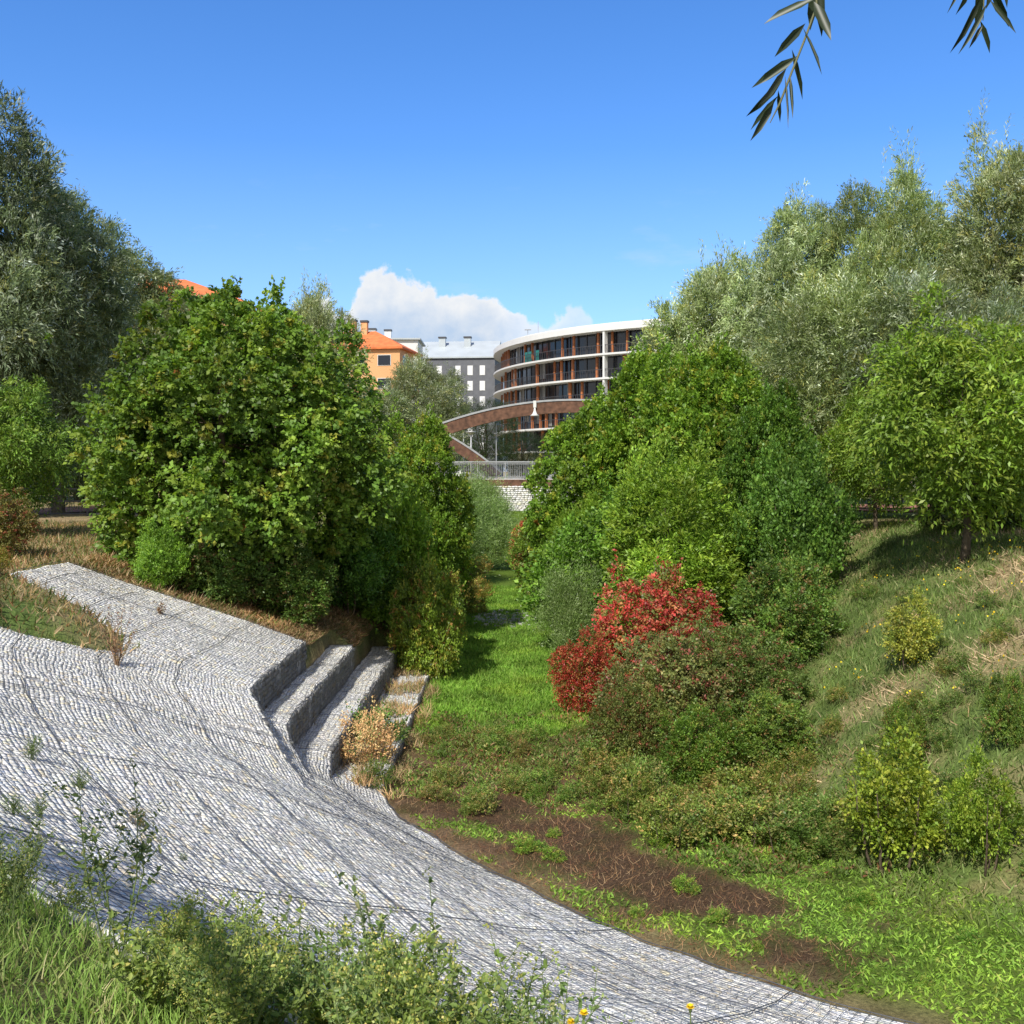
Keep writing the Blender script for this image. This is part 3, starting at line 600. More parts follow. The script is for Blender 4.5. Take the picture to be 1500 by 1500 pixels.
# red bush and its neighbours
p2('red', 'red_shrub', 'large scarlet-leaved bush in the middle of the right bank foot', 'shrub', 968, 22.3, 2.4, .2, (1, 1, 1), 'red-leaved dogwood bushes', .95)
p2('red', 'red_shrub', 'lower crimson bush at the left foot of the large scarlet one', 'shrub', 862, 21.0, 1.45, 2.4, (1, .95, .9), 'red-leaved dogwood bushes', .85)
p2('dogwood', 'dogwood_shrub', 'brown-tinged green bush directly below the scarlet one', 'shrub', 975, 18.6, 2.0, .7, (1, .95, .95), 'dull green bushes at the right bank foot', .9)
p2('dogwood', 'dogwood_shrub', 'smaller brown-tinged bush at left front of the scarlet one', 'shrub', 925, 17.4, 1.35, 3.0, (1, 1.02, .9), 'dull green bushes at the right bank foot', .8)
p2('dogwood', 'dogwood_shrub', 'grey-green bush right of the brown-tinged one, against the bank', 'shrub', 1085, 19.0, 1.75, 4.4, (.92, 1.12, .95), 'dull green bushes at the right bank foot', 1.0)
p2('shrub1', 'leafy_shrub', 'wide green shrub right of the scarlet bush at the bank edge', 'shrub', 1150, 21.0, 1.9, 1.2, (.95, 1.1, .9), 'shrubs along the channel bed', 1.0)
p2('shrub2', 'leafy_shrub', 'tall dull green shrub where the right grassy bank begins', 'shrub', 1172, 24.5, 3.0, 2.7, (.8, .86, .85), 'shrubs along the channel bed', .75)
p2('shrub1', 'leafy_shrub', 'dense low shrub in the middle front of the dull green bushes', 'shrub', 1030, 16.2, 1.15, 3.7, (1.0, 1.15, .85), 'shrubs along the channel bed', 1.0)
p2('shrub1', 'leafy_shrub', 'low green shrub on the bank foot with pale tips', 'shrub', 1130, 16.8, 1.05, 5.5, (1.05, 1.12, .85), 'shrubs along the channel bed', 1.1)
# young plants on the right slope
GY = 'young bushes planted on the right slope'
p2('yellow', 'young_bush', 'yellow-green young bush high on the slope, topmost of these', 'shrub', 1335, 17.6, 1.1, .3, (1.15, 1.1, 1), GY, .9)
p2('yellow', 'young_bush', 'tallest lime-yellow bush standing at the slope foot', 'shrub', 1308, 12.7, 1.4, 1.9, (1.05, 1.15, .8), GY, .95)
p2('yellow', 'young_bush', 'dark green young bush at the right edge of the slope', 'shrub', 1440, 12.2, 1.15, 3.1, (.95, 1.15, .85), GY, .8)
p2('shrub1', 'young_bush', 'loose green bush behind the tallest lime-yellow one', 'shrub', 1325, 14.6, .9, 4.1, (1.1, 1.15, .9), GY, .6)
p2('shrub1', 'young_bush', 'greyish bush at the right edge above the dark one', 'shrub', 1475, 14.0, .9, 0.8, (1.0, 1.1, .85), GY, .6)
# plants on the lowest steps and on the stones
p2('tan', 'dead_bush', 'tan dried-out bush growing from the lowest stone step', 'dead bush', 537, 16.9, .95, .4, (1, 1, 1), None, 1.1)
p2('weedclump', 'step_weed', 'green plant sprawling over the lowest step beside the tan dead bush', 'weed', 548, 18.2, .7, .4, (.8, 1.0, .8), None, 1.4)
p2('weedclump', 'step_weed', 'low green-brown weeds below the tan dead bush', 'weed', 552, 16.1, .45, 2.0, (.9, .95, .8), None, 1.1)

GB = 'weed clumps scattered on the channel bed and right slope'
r = np.random.default_rng(77)
# scattered clumps are named by the ground they stand on; those alike in every way share one label
def clumps(n, fx, fy, lab, tints, hs, keys=('weedclump',), gname=GB, ok=None):
    k = 0; tr = 0
    while k < n and tr < n*50:
        tr += 1; x, y = fx(r), None; y = fy(r)
        if ok is not None and not ok(x, y): continue
        t = tints[r.integers(len(tints))]; plant(keys[r.integers(len(keys))], 'weed_clump', lab, 'weed', x, y, r.uniform(*hs), r.uniform(0, 6.28), t, gname, r.uniform(.9, 1.6)); k += 1
def onb(x, y, lo, hi):
    d = float(F.dist(np.array([x]), np.array([y]))[0][0]); return lo < d < hi
clumps(50, lambda r: r.uniform(1.0, 4.6), lambda r: r.uniform(13.2, 17.5), 'leafy green-brown weed clump between the mud and the dull green bushes', [(1.05, 1.1, .9), (1.2, 1.0, .8), (.9, 1, .8), (1.3, 1.15, .9)], (.18, .6), gname='weed clumps below the dull green bushes', ok=lambda x, y: onb(x, y, -2.3, .6) and mudmask(np.array(x), np.array(y)) < .3)
clumps(52, lambda r: r.uniform(-2.0, 2.2), lambda r: r.uniform(14.8, 19.6), 'reddish brown tangled weed clump on the bed below the stone steps', [(1.15, .85, .8), (1.05, .95, .8), (1.0, 1.15, .8), (1.2, 1.05, .9), (.9, 1.1, .7)], (.14, .36), gname='weed clumps below the stone steps', ok=lambda x, y: float(E.dist(np.array([x]), np.array([y]))[0][0]) > .25)
clumps(60, lambda r: r.uniform(3.8, 11), lambda r: r.uniform(10.5, 24), 'dull green weed clump on the dry grass of the right slope', [(1.0, 1.1, .9), (1.3, 1.1, .9), (.9, 1.0, .9)], (.14, .36), gname='weed clumps on the right slope', ok=lambda x, y: onb(x, y, .4, 6.4))
clumps(18, lambda r: r.uniform(-1.0, 5.6), lambda r: r.uniform(9.8, 14.4), 'small bright green weed tuft growing on the mud and lime green cover', [(1.0, 1.35, .7), (1.2, 1.4, .7)], (.08, .22), gname='weed tufts on the mud', ok=lambda x, y: onb(x, y, -4, -.2) and float(E.dist(np.array([x]), np.array([y]))[0][0]) > .4)
clumps(24, lambda r: r.uniform(-2.0, 1.8), lambda r: r.uniform(34, 70), 'mixed weed clump in the distant part of the channel', [(1.1, 1.1, .9), (1.4, 1.0, .8)], (.5, 1.2), gname='weed clumps far down the channel', ok=lambda x, y: abs(x) > 1.0)
clumps(16, lambda r: r.uniform(-10, -6.2), lambda r: r.uniform(13.2, 19), 'dry weed clump on the soil over the top of the stones', [(1.3, 1.05, .8), (1.5, 1.0, .8), (.9, 1, .8)], (.2, .4), gname='weed clumps over the top of the stones', ok=lambda x, y: np.hypot((x+8.4)/2.7, (y-14.6)/1.6) < 1 or x < -8.6)

# ------------------------------------------------------------------ grasses (stuff)
def scatter(n, x0, x1, y0, y1, seed, ok, dens=None):
    r = np.random.default_rng(seed); x = r.uniform(x0, x1, n); y = r.uniform(y0, y1, n)
    z, de, df, s, gab, wedge = height(x, y, True); k = ok(x, y, de, df, gab, wedge, r)
    return np.stack([x, y, z], 1)[k], r
def grass(name, label, cat, P, r, hl, w, cols, cw, mat, lean=.35, shape='b', flat=False, up=1.0):
    n = len(P)
    D = unit(np.stack([r.normal(0, lean, n), r.normal(0, lean, n), np.full(n, up)], 1)) if not flat else unit(np.stack([r.normal(0, 1, n), r.normal(0, 1, n), r.uniform(-.02, .22, n)], 1))
    Nr = unit(np.stack([r.normal(0, 1, n), r.normal(0, 1, n), r.uniform(.0, .6, n)], 1)) if not flat else unit(np.stack([r.normal(0, .4, n), r.normal(0, .4, n), np.ones(n)], 1))
    tone = 1+.28*fbm(P[:, 0], P[:, 1], 33, 4, .8)+.15*fbm(P[:, 0], P[:, 1], 37, 3, 3.0); dry_ = np.clip(fbm(P[:, 0], P[:, 1], 39, 4, .6)-.15, 0, 1)
    pc = palette(r, n, cols, cw)*np.clip(tone, .45, 1.6)[:, None]; pc = pc*(1+dry_[:, None]*C(.4, .22, .15))
    o = leaves(name, P+np.array([0, 0, -.005]), D, Nr, r.uniform(hl[0], hl[1], n), w*r.uniform(.7, 1.3, n)*(1), np.clip(pc, .005, .85), mat, None, shape)
    return tag(o, label, cat, kind='stuff')
# lush creeping cover of the bed
def f(x, y, de, df, gab, wg, r):
    n = fbm(x, y, 5, 4, .5)*.5+.5
    tang = (y > 15)*(y < 19.2)
    return (de < -.25+.3*fbm(x, y, 61, 3, .9)) & (df < .5) & (mudmask(x, y) < .12+.6*r.random(len(x))**2) & (r.random(len(x)) < np.where(tang, .28, np.where(y < 12.3, .95, np.where(y < 14.5, .3+.7*(n > .42), .9))))
P, r_ = scatter(260000, -2.1, 9, 8.2, 30, 101, f)
grass('bed_grass', 'bright green leafy cover growing on the damp channel floor', 'ground cover', P, r_, (.03, .10), .02, [LUSH*1.9, LUSH2*1.9, C(.15,.26,.04), C(.34,.42,.09)], [.4, .35, .2, .05], GRASSM, 1.1, 'd', up=.7)
P, r_ = scatter(75000, -2.1, 3, 19.3, 44, 102, lambda x, y, de, df, gab, wg, r: (de < -.1) & (df < .4))
grass('channel_grass', 'fresh tall grass filling the straight channel between the shrubs', 'grass', P, r_, (.05, .17), .022, [C(.19,.36,.045), C(.14,.27,.035), C(.26,.40,.07)], [.5, .25, .25], GRASSM, .45)
# brown tangle and dead reeds on the mud
P, r_ = scatter(110000, -2.1, 6, 9.8, 20, 103, lambda x, y, de, df, gab, wg, r: (de < -.05) & (df < .4) & ((mudmask(x, y) > .2) | ((y > 14.6) & (y < 19.4)) | (de > -.45)) & (r.random(len(x)) < .55))
grass('dead_reeds', 'flattened brown dead reeds lying over the dark mud', 'dead reeds', P, r_, (.06, .2), .0055, [C(.26,.15,.07), C(.15,.09,.05), C(.38,.26,.14), C(.08,.05,.03), C(.2,.09,.05)], [.3, .25, .2, .13, .12], DRYM, flat=True)
P, r_ = scatter(90000, -8.5, -1.8, 18.9, 27, 113, lambda x, y, de, df, gab, wg, r: (~gab) & (de > -.3))
grass('leaf_litter', 'brown leaf litter and dry grass under the huge left maple', 'leaf litter', P, r_, (.06, .2), .02, [C(.3,.2,.1), C(.2,.12,.06), C(.12,.14,.04), C(.4,.3,.16)], [.35, .3, .15, .2], DRYM, flat=True)
P, r_ = scatter(60000, -1.9, 6.5, 12.5, 21, 117, lambda x, y, de, df, gab, wg, r: (de < -.3) & (df < 1.6) & ((df > -2.4) | (y > 14.8)) & (mudmask(x, y) < .35) & (fbm(x, y, 81, 4, .9) > -.25+.3*r.random(len(x))))
P[:, 2] += r_.uniform(0, .22, len(P))*np.clip(fbm(P[:, 0], P[:, 1], 83, 3, 1.0)+.6, 0, 1.4)
grass('weed_tangle', 'low tangle of mixed weeds between the bushes and the mud', 'weeds', P, r_, (.04, .12), .026, [C(.16,.25,.05), C(.12,.19,.045), C(.24,.26,.09), C(.28,.2,.1), C(.3,.14,.07)], [.34, .26, .18, .14, .08], GRASSM, .9, 'd', up=.8)
# slopes: dry grass + green tufts
def f(x, y, de, df, gab, wg, r):
    return (df > -.1) & (y > 8) & (df < 13) & (r.random(len(x)) < .5+.5*(fbm(x, y, 71, 4, .9) > 0))
P, r_ = scatter(120000, 3, 17, 9.5, 30, 104, f)
dry = fbm(P[:, 0], P[:, 1], 14, 4, .3)*.5+.5+r_.normal(0, .22, len(P)) > .80
grass('slope_grass', 'short green grass on the right bank slope', 'grass', P[~dry], r_, (.06, .22), .018, [C(.18,.26,.07), C(.14,.2,.055), C(.27,.29,.12), C(.2,.28,.08)], [.35, .3, .2, .15], GRASSM, .5)
grass('straw_grass', 'dry straw-coloured grass lying on the right bank slope', 'dry grass', P[dry], r_, (.08, .26), .016, [STRAW*1.5, C(.52,.41,.25), C(.34,.26,.14)], [.4, .35, .25], DRYM, .9, up=.5)
P, r_ = scatter(75000, -19, -2.0, 13, 31, 105, lambda x, y, de, df, gab, wg, r: (((~gab) & (de > 2.5)) | (wg > .06)) & (r.random(len(x)) < .9))
grass('left_bank_grass', 'dry yellowish grass above the stone terrace on the left', 'dry grass', P, r_, (.07, .22), .02, [STRAW*1.1, C(.42,.3,.15), C(.14,.19,.05), C(.10,.15,.04), C(.26,.14,.07)], [.3, .22, .22, .16, .1], GRASSM, .7)
P, r_ = scatter(16000, -2.9, -1.2, 15.6, 27, 115, lambda x, y, de, df, gab, wg, r: (de > -.35) & (de < .75) & (fbm(x, y, 91, 3, 1.1) > -.1))
P[:, 2] += np.where(in_gabion(-E.dist(P[:, 0], P[:, 1])[0], E.dist(P[:, 0], P[:, 1])[1]), .18, 0)
grass('step_grass', 'dry straw-like grass growing over the lowest stone step', 'dry grass', P, r_, (.08, .26), .014, [C(.48,.36,.2), C(.4,.28,.14), C(.2,.26,.07)], [.45, .35, .2], DRYM, .6)
r = np.random.default_rng(63); n = 200
px_ = r.normal(-.35, .5, 200); py_ = r.normal(34.5, .9, 200); PP = np.stack([px_, py_, height(px_, py_)+.02], 1)
aa = r.uniform(0, 6.28, n); A_ = np.stack([np.cos(aa), np.sin(aa), 0*aa], 1); C_ = np.stack([-np.sin(aa), np.cos(aa), 0*aa], 1)
o = stones_mesh('pale_stones', PP, A_, C_, np.tile([0, 0, 1.], (n, 1)), r.uniform(.06, .2, n), r.uniform(.05, .13, n), r.uniform(.03, .07, n), None, 3.0*.5)
tag(o, 'pale loose stones strewn in the channel bed', 'stones', kind='stuff')
# yellow flowers on the right slope
P, r_ = scatter(900, 5.5, 10.5, 13, 23, 106, lambda x, y, de, df, gab, wg, r: (df > 2.2) & (fbm(x, y, 55, 3, .7) > .25))
P[:, 2] += r_.uniform(.15, .3, len(P))
grass('yellow_flowers', 'tiny yellow flowers sprinkled over the right bank grass', 'flowers', P, r_, (.03, .045), .035, [C(.8,.55,.03)], [1], DRYM, 2, 'd')
# near lawn
def f(x, y, de, df, gab, wg, r): return (de > 6.35+.25*fbm(x, y, 41, 3, 1.5)) & (de < 12) & (r.random(len(x)) < np.where(x < -.2, 1, .55))
P, r_ = scatter(70000, -4.2, 3.2, 2.4, 7.0, 107, f)
grass('lawn_grass', 'long fresh grass on the near left bank', 'grass', P, r_, (.04, .13), .006, [C(.27,.42,.09), C(.2,.32,.07), C(.38,.44,.15), C(.55,.5,.27)], [.4, .3, .22, .08], GRASSM, .55)

# ------------------------------------------------------------------ foreground weeds (each one a plant)
def meadow_weed(seed, H, nst, big=1.0, spread=.5, seeds=True):
    r = np.random.default_rng(seed); mb = MB(); LP = []; LD = []; LC = []; LL = []; SP = []
    for i in range(nst):
        a = r.uniform(0, 6.28); lean = r.uniform(.05, spread); h = H*r.uniform(.55, 1.0); b = np.array([math.cos(a), math.sin(a), 0])
        bend = r.normal(0, .06, 3)*H
        pts = [b*.02+np.array([0, 0, -.02])]+[b*(lean*h*t**1.3)+np.array([0, 0, h*t])+bend*math.sin(t*3.1) for t in (.25, .5, .75, 1)]
        mb.tube(pts, [.0038, .0032, .0026, .0019, .001], 5)
        Pp = np.array(pts)
        br = [(Pp, .12, 1.0, int(34*h/.7))]
        for j in range(int(r.integers(3, 8))):
            t = r.uniform(.3, .92); k = t*4; i0 = int(k); q = Pp[i0]*(1-(k-i0))+Pp[min(i0+1, 4)]*(k-i0); a2 = r.uniform(0, 6.28); l = r.uniform(.06, .2)*(1.2-t*.5)
            e = q+np.array([math.cos(a2)*.7, math.sin(a2)*.7, .75])*l; m_ = (q+e)/2+np.array([0, 0, -.01]); mb.tube([q, m_, e], [.0018, .0014, .0008], 4)
            br.append((np.array([q, m_, e]), .1, 1.0, int(l*70)))
            if seeds: SP.append(e)
        if seeds: SP.append(Pp[-1])
        for (pp, t0, t1, n) in br:
            t = r.uniform(t0, t1, n)*(len(pp)-1); i0 = np.minimum(t.astype(int), len(pp)-2); fr = (t-i0)[:, None]
            q = pp[i0]*(1-fr)+pp[i0+1]*fr; d = unit(r.normal(0, 1, (n, 3))*np.array([1, 1, .5])+np.array([0, 0, .45]))
            LP.append(q); LD.append(d); LL.append(np.full(n, .026*big)*r.uniform(.5, 1.25, n)); LC.append(palette(r, n, [C(.13,.19,.07), C(.10,.15,.055), C(.18,.23,.10), C(.26,.26,.12)], [.42, .3, .2, .08]))
    LP, LD, LL, LC = map(np.concatenate, (LP, LD, LL, LC))
    res = dict(stem=mb, leaf=(LP, LD, unit(r.normal(0, .5, LP.shape)+np.array([0, -.2, .8])), LL, LL*.45, LC))
    if seeds and SP:
        SP = np.repeat(np.array(SP), 8, axis=0)+r.normal(0, .009, (len(SP)*8, 3)); n = len(SP)
        res['seed'] = (SP, unit(r.normal(0, 1, (n, 3))+np.array([0, 0, .8])), unit(r.normal(0, 1, (n, 3))), np.full(n, .011), np.full(n, .008), palette(r, n, [C(.26,.30,.12), C(.2,.25,.09), C(.34,.32,.15)], None))
    return res
STEM = plain('green_stem', (.13, .17, .06), .7, noise=.3, scale=20, spec=.2)
WM = {}
for k, (sd, H, ns, bg, sp, se) in {'a': (201, .62, 12, 1.0, .5, True), 'b': (202, .45, 14, 1.0, .8, True), 'c': (203, .85, 5, 1.1, .25, True), 'd': (204, .35, 16, 1.25, 1.0, False)}.items(): WM[k] = meadow_weed(sd, H, ns, bg, sp, se)
def weed(k, u, D, label, sc_=1.0, rz=0., tint=(1, 1, 1), group='leafy weeds on the near bank'):
    x, y = T(u, D); z = float(height(np.array([x]), np.array([y]))[0]); w = WM[k]
    root = empty('meadow_weed', (x, y, z), label, 'weed', group, rz, sc_)
    if 'obs' not in w:
        obs = [w['stem'].build('stem', STEM), leaves('leaves', *w['leaf'], mat=LEAF, shape='h')]
        if 'seed' in w: obs.append(leaves('seed_heads', *w['seed'], mat=LEAF))
        w['obs'] = obs
    else:
        obs = [o.copy() for o in w['obs']]
        for o in obs: COL.objects.link(o)
    for o in obs: o.parent = root; o.color = (*tint, 1)
    return root
weed('c', 600, 3.75, 'tallest thin weed reaching up in front of the pale stones near bottom centre', 1.12, 0)
weed('c', 165, 4.3, 'tall thin weed in front of the dark strip at lower left', 1.1, 1.2, (1.1, 1.1, .9))
weed('c', 345, 4.2, 'slender tall weed standing between the two dense weed masses at lower left', .7, 2.2)
weed('c', 690, 3.6, 'tall thin weed right of the tallest one', .85, 3.1)
weed('c', 20, 4.4, 'tall weed at the left picture edge', .8, 4.1)
weed('c', 455, 4.0, 'wispy tall weed left of centre above the bushy mass', .8, 2.9, (1.3, 1.3, 1))
weed('c', 770, 3.35, 'wispy weed at the right end of the bushy mass', .7, .9, (1.2, 1.2, 1))
weed('c', 985, 2.95, 'short sparse weed at the bottom right end of the near bank', .42, 1.4)
weed('c', 560, 4.1, 'slender weed just left of the tallest one', .85, 5.4)
lab = 'dense bushy small-leaved weed in the mass at the bottom of the picture'
r = np.random.default_rng(88)
for i in range(54):
    t = r.random(); u = 230+t*560+r.normal(0, 40); D = 4.9-1.15*t-r.uniform(0, 1.15)+r.normal(0, .05)
    D = min(max(D, 2.95), 4.75)
    weed('ab d'.replace(' ', '')[r.integers(3)], u, D, lab, r.uniform(.55, 1.15), r.uniform(0, 6.28), [(1.7, 1.65, 1.1), (2.0, 1.85, 1.1), (1.5, 1.6, 1.3)][r.integers(3)])
for i in range(9):
    weed('ab'[r.integers(2)], r.uniform(-20, 330), r.uniform(4.5, 5.1), 'bushy weed in the row before the dark strip at lower left', r.uniform(.55, .85), r.uniform(0, 6.28), (1.6, 1.5, 1.0), 'weeds before the dark strip')
for i in range(9):
    weed('bd'[r.integers(2)], r.uniform(800, 1060), r.uniform(2.95, 3.3), 'low sparse weed along the bottom edge right of centre', r.uniform(.3, .5), r.uniform(0, 6.28), (.8, .95, 1), 'weeds along the bottom edge')
# sow-thistle flowers
YEL = plain('yellow_petal', (.85, .6, .02), .6, noise=.1)
def flower(u, v, D, label):
    p = at(u, v, D); zb = float(height(np.array([p[0]]), np.array([p[1]]))[0])
    root = empty('yellow_flower', (p[0], p[1], zb), label, 'flower'); h = p[2]-zb
    MB().tube([(0, .0, -.02), (.01, 0, h*.5), (0, 0, h-.004)], [.003, .0022, .0018], 6).build('stem', STEM, root)
    r = np.random.default_rng(int(u)); n = 46; a = np.linspace(0, 6.28*2, n); el = np.repeat([.15, .7], n//2)
    D_ = np.stack([np.cos(a)*np.cos(el), np.sin(a)*np.cos(el), np.sin(el)], 1)
    leaves('petals', np.tile([0, 0, h], (n, 1)), D_, np.tile([0, 0, 1.], (n, 1)), r.uniform(.012, .016, n), .005, np.tile([.85, .6, .02], (n, 1)), DRYM, root)
    MB().tube([(0, 0, h-.014), (0, 0, h-.006), (0, 0, h)], [.003, .006, .004], 8).build('calyx', STEM, root)
flower(1011, 1476, 2.9, 'yellow flower, rightmost of the three at the bottom edge')
flower(855, 1485, 2.9, 'yellow flower in the middle of the three at the bottom edge')
flower(836, 1498, 2.9, 'yellow flower cut by the bottom edge, leftmost of three')
# dry sapling and twigs on stones
def twiggy(name, label, u, D, H, z, n=26, tint=(1, 1, 1), w=.0):
    x, y = T(u, D); root = empty(name, (x, y, z), label, 'dry plant'); mb = MB(); r = np.random.default_rng(int(u)); LP = []; LD = []
    for i in range(n):
        a = r.uniform(0, 6.28); h = H*r.uniform(.3, 1)**1.2; sp = r.uniform(.05, .55); q = np.array([math.cos(a), math.sin(a), 0]); b = r.normal(0, .03, 3)
        pts = [q*.01, q*sp*h*.35+np.array([0, 0, h*.45])+b, q*sp*h+np.array([0, 0, h])]; mb.tube(pts, [.006, .004, .0015], 4)
        for j in range(16): t = r.random(); LP.append(pts[1]*(1-t)+pts[2]*t); LD.append(r.normal(0, 1, 3)+np.array([0, 0, .3]))
    mb.build('stem', plain('dry_stem', (.26, .17, .1), .9), root); n = len(LP); LP = np.array(LP); LD = np.array(LD)
    leaves('leaves', LP, LD, unit(r.normal(0, 1, (n, 3))), .04, .014, palette(r, n, [C(.32,.17,.09), C(.25,.2,.1), C(.2,.1,.06)]), DRYM, root)
gz = lambda u, D: float(surf(*[np.array([q]) for q in (lambda d, s: (s[0], -d[0]))(*E.dist(np.array([T(u, D)[0]]), np.array([T(u, D)[1]])))])[0][2])
twiggy('dry_sapling', 'brown dry many-stemmed sapling growing out of the upper stones at left', 172, 14.2, .95, gz(172, 14.2))
twiggy('dry_sapling', 'reddish dry twigs at the foot of the huge maple on the terrace', 235, 18.0, .3, gz(235, 18.0), 12)
# small weeds rooted between the stones
for (u, v, D, s_, l) in ((205, 1175, 8.3, .42, 'small weed with red leaves growing out of the stone apron'), (120, 1140, 8.6, .45, 'green weed in the stone apron left of the red-leaved one'), (45, 1110, 8.8, .5, 'green weed in stone apron near left picture edge'), (20, 1165, 7.2, .4, 'green weed just above the dark strip at left edge'), (270, 1190, 8.0, .2, 'tiny weed in the stone apron right of the red-leaved one'), (60, 1170, 7.4, .35, 'low weed between stones over the dark strip')):
    o = weed('b', u, D, l, s_, u*.1, (1.6, .9, .8) if 'red leaves' in l else (1.0, 1.1, .9), 'weeds rooted between the stones'); o.location.z = gz(u, D)

# ------------------------------------------------------------------ overhanging willow (behind the eye; twigs reach into the view)
root = empty('overhanging_willow', (-1.5, -3.2, float(height(np.array([-1.5]), np.array([-3.2]))[0])), 'dark narrow-leaved willow twigs hanging in from the top right', 'tree')
o0 = np.array(root.location)
mb = MB(); mb.tube([np.array(q)-o0 for q in ((-1.5, -3.2, 3.2), (-1.4, -3.0, 5), (-1.2, -2.6, 7), (-1.5, -2.4, 9))], [.24, .2, .15, .07], 10)
mb.tube([np.array(q)-o0 for q in ((-1.2, -2.6, 7), (0, -1.2, 7.8), (1.0, .8, 7.3), (1.3, 1.7, 6.6))], [.1, .06, .03, .008], 7)
mb.tube([np.array(q)-o0 for q in ((-1.2, -2.6, 7.0), (-2.6, -1.0, 8.2), (-4.2, 1.5, 8.3))], [.1, .06, .02], 7)
mb.build('trunk', BARKG, root, True)
LP = []; LD = []; LN = []; LL = []; LW = []
tw = MB()
def twig(path, leaves_, D):
    pts = [at(u, v, D)-o0 for u, v in path]; tw.tube(pts, [.004]+[.0022]*(len(pts)-2)+[.0008], 6)
    for (u0, v0, u1, v1, w, dd) in leaves_:
        a = at(u0, v0, D)-o0; b = at(u1, v1, D+dd)-o0; LP.append(a); LD.append(b-a); LL.append(np.linalg.norm(b-a)); LW.append(w)
        LN.append(np.array([.35*math.sin(u1), -1, .5*math.cos(v1)]))
A = [(1196, -60), (1196, 10), (1178, 60), (1160, 105), (1143, 150), (1128, 180)]
twig([(1190, -400), (1192, -200)]+A, [(1194,-2,1118,31,.017,.02),(1192,2,1218,56,.020,-.03),(1196,-30,1186,44,.018,.02),(1200,-20,1204,52,.016,0),(1180,34,1134,83,.015,.03),(1168,82,1102,127,.016,0),(1176,40,1207,106,.006,-.02),(1160,72,1178,146,.009,.03),(1157,108,1162,172,.006,-.02),(1146,118,1094,172,.013,.03),(1152,100,1114,155,.013,-.03),(1134,150,1101,206,.013,0),(1140,140,1098,190,.010,.03),(1150,110,1156,186,.004,-.03),(1140,132,1143,180,.007,.02)], 2.0)
twig([(1450, -400), (1446, -200), (1443, -40), (1440, 30)], [(1440,-10,1396,78,.013,.02),(1446,5,1408,77,.010,-.02),(1436,30,1452,78,.010,.02),(1440,35,1420,70,.007,0),(1450,-20,1480,40,.013,.03),(1450,0,1489,47,.009,-.02),(1455,-40,1447,12,.016,0),(1430,-40,1403,22,.012,.02),(1425,-60,1392,16,.009,-.03),(1462,-40,1478,10,.013,.0),(1438,-30,1430,42,.015,.03)], 2.0)
tw.build('twig', plain('twig_bark', (.13, .13, .06), .7), root)
n = len(LP)
leaves('hanging_leaves', np.array(LP), np.array(LD), np.array(LN), np.array(LL), np.array(LW)*1.1, palette(np.random.default_rng(3), n, [C(.03,.045,.02), C(.045,.065,.03)]), WLEAF, root, 'h', .12)
r = np.random.default_rng(5); n = 4200   # foliage above and left of the eye: throws the shadow along the rim of the stones
t = r.normal(0, .5, n); cx = np.stack([-3.95+1.25*t*1.5, 1.15-.85*t*1.5, 8.1+.25*t], 1)+r.normal(0, 1, (n, 3))*np.array([.12, .13, .14])
t = r.uniform(0, 1, 300); c2 = np.stack([-1.3+t*1.5, -2.6+t*2, 7.6+.4*t], 1)+r.normal(0, .45, (300, 3))
LP = np.vstack([cx, c2]); n = len(LP)
leaves('foliage', LP-o0, r.normal(0, 1, (n, 3))+np.array([0, 0, -.5]), r.normal(0, 1, (n, 3))+np.array([0, 0, 1.]), .12, .03, palette(r, n, WIL, WILW), WLEAF, root)
# tall willow left of the frame, which shades the left willows
plant('willow1', 'shading_willow', 'tall willow beyond the left picture edge', 'tree', -25.5, 20, 15, 1.0, (.9, .95, 1), 'willows on the left bank', .95)

# ------------------------------------------------------------------ bridge
CORT = plain('weathered_steel', (.13, .065, .04), .75, .1, noise=.5, scale=3)
GALV = plain('galvanised_steel', (.42, .43, .44), .5, .5, noise=.1)
CONC = plain('concrete', (.5, .49, .47), .85, noise=.12, scale=1)
DARKM = plain('dark_metal', (.07, .07, .075), .5, .4)
WHITE = plain('white_paint', (.66, .66, .64), .6, noise=.04, scale=.5)
br = empty('footbridge', (4.5, 76, 3.75), 'brown arched footbridge with grey railings across the channel end', 'bridge')
ob = np.array(br.location)
MB().box((0, 0, .38), (44, 3.6, .5)).build('deck', CORT, br)
MB().box((0, -.1, .66), (44.2, 3.2, .06)).build('walkway', CONC, br)
def arch(name, xc, zt, k, x0, x1, y, th, dp, slant=0.0):
    xs_ = np.linspace(x0, x1, 46); sec = []; cap = []
    for x in xs_:
        z = zt-k*(x-xc)**2; nrm = np.array([2*k*(x-xc), 1.0]); nrm /= np.linalg.norm(nrm); yy = y+slant*(x-xc)
        a = (x, z); b_ = (x-nrm[0]*th, z-nrm[1]*th)
        sec.append([(a[0], yy-dp/2, a[1]), (a[0], yy+dp/2, a[1]), (b_[0], yy+dp/2, b_[1]), (b_[0], yy-dp/2, b_[1])])
        c_ = (x+nrm[0]*.14, z+nrm[1]*.14); d_ = (x+nrm[0]*.004, z+nrm[1]*.004)
        cap.append([(c_[0], yy-dp/2-.05, c_[1]), (c_[0], yy+dp/2+.05, c_[1]), (d_[0], yy+dp/2+.05, d_[1]), (d_[0], yy-dp/2-.05, d_[1])])
    m = MB(); m.sweep(None, [[np.array(q)-ob for q in s_] for s_ in sec]); o = m.build(name, CORT, br)
    m = MB(); m.sweep(None, [[np.array(q)-ob for q in s_] for s_ in cap]); m.build('cap_plate', GALV, o)
arch('arch', 4.5, 10.1, .0185, -13, 22, 74.6, .85, .6)
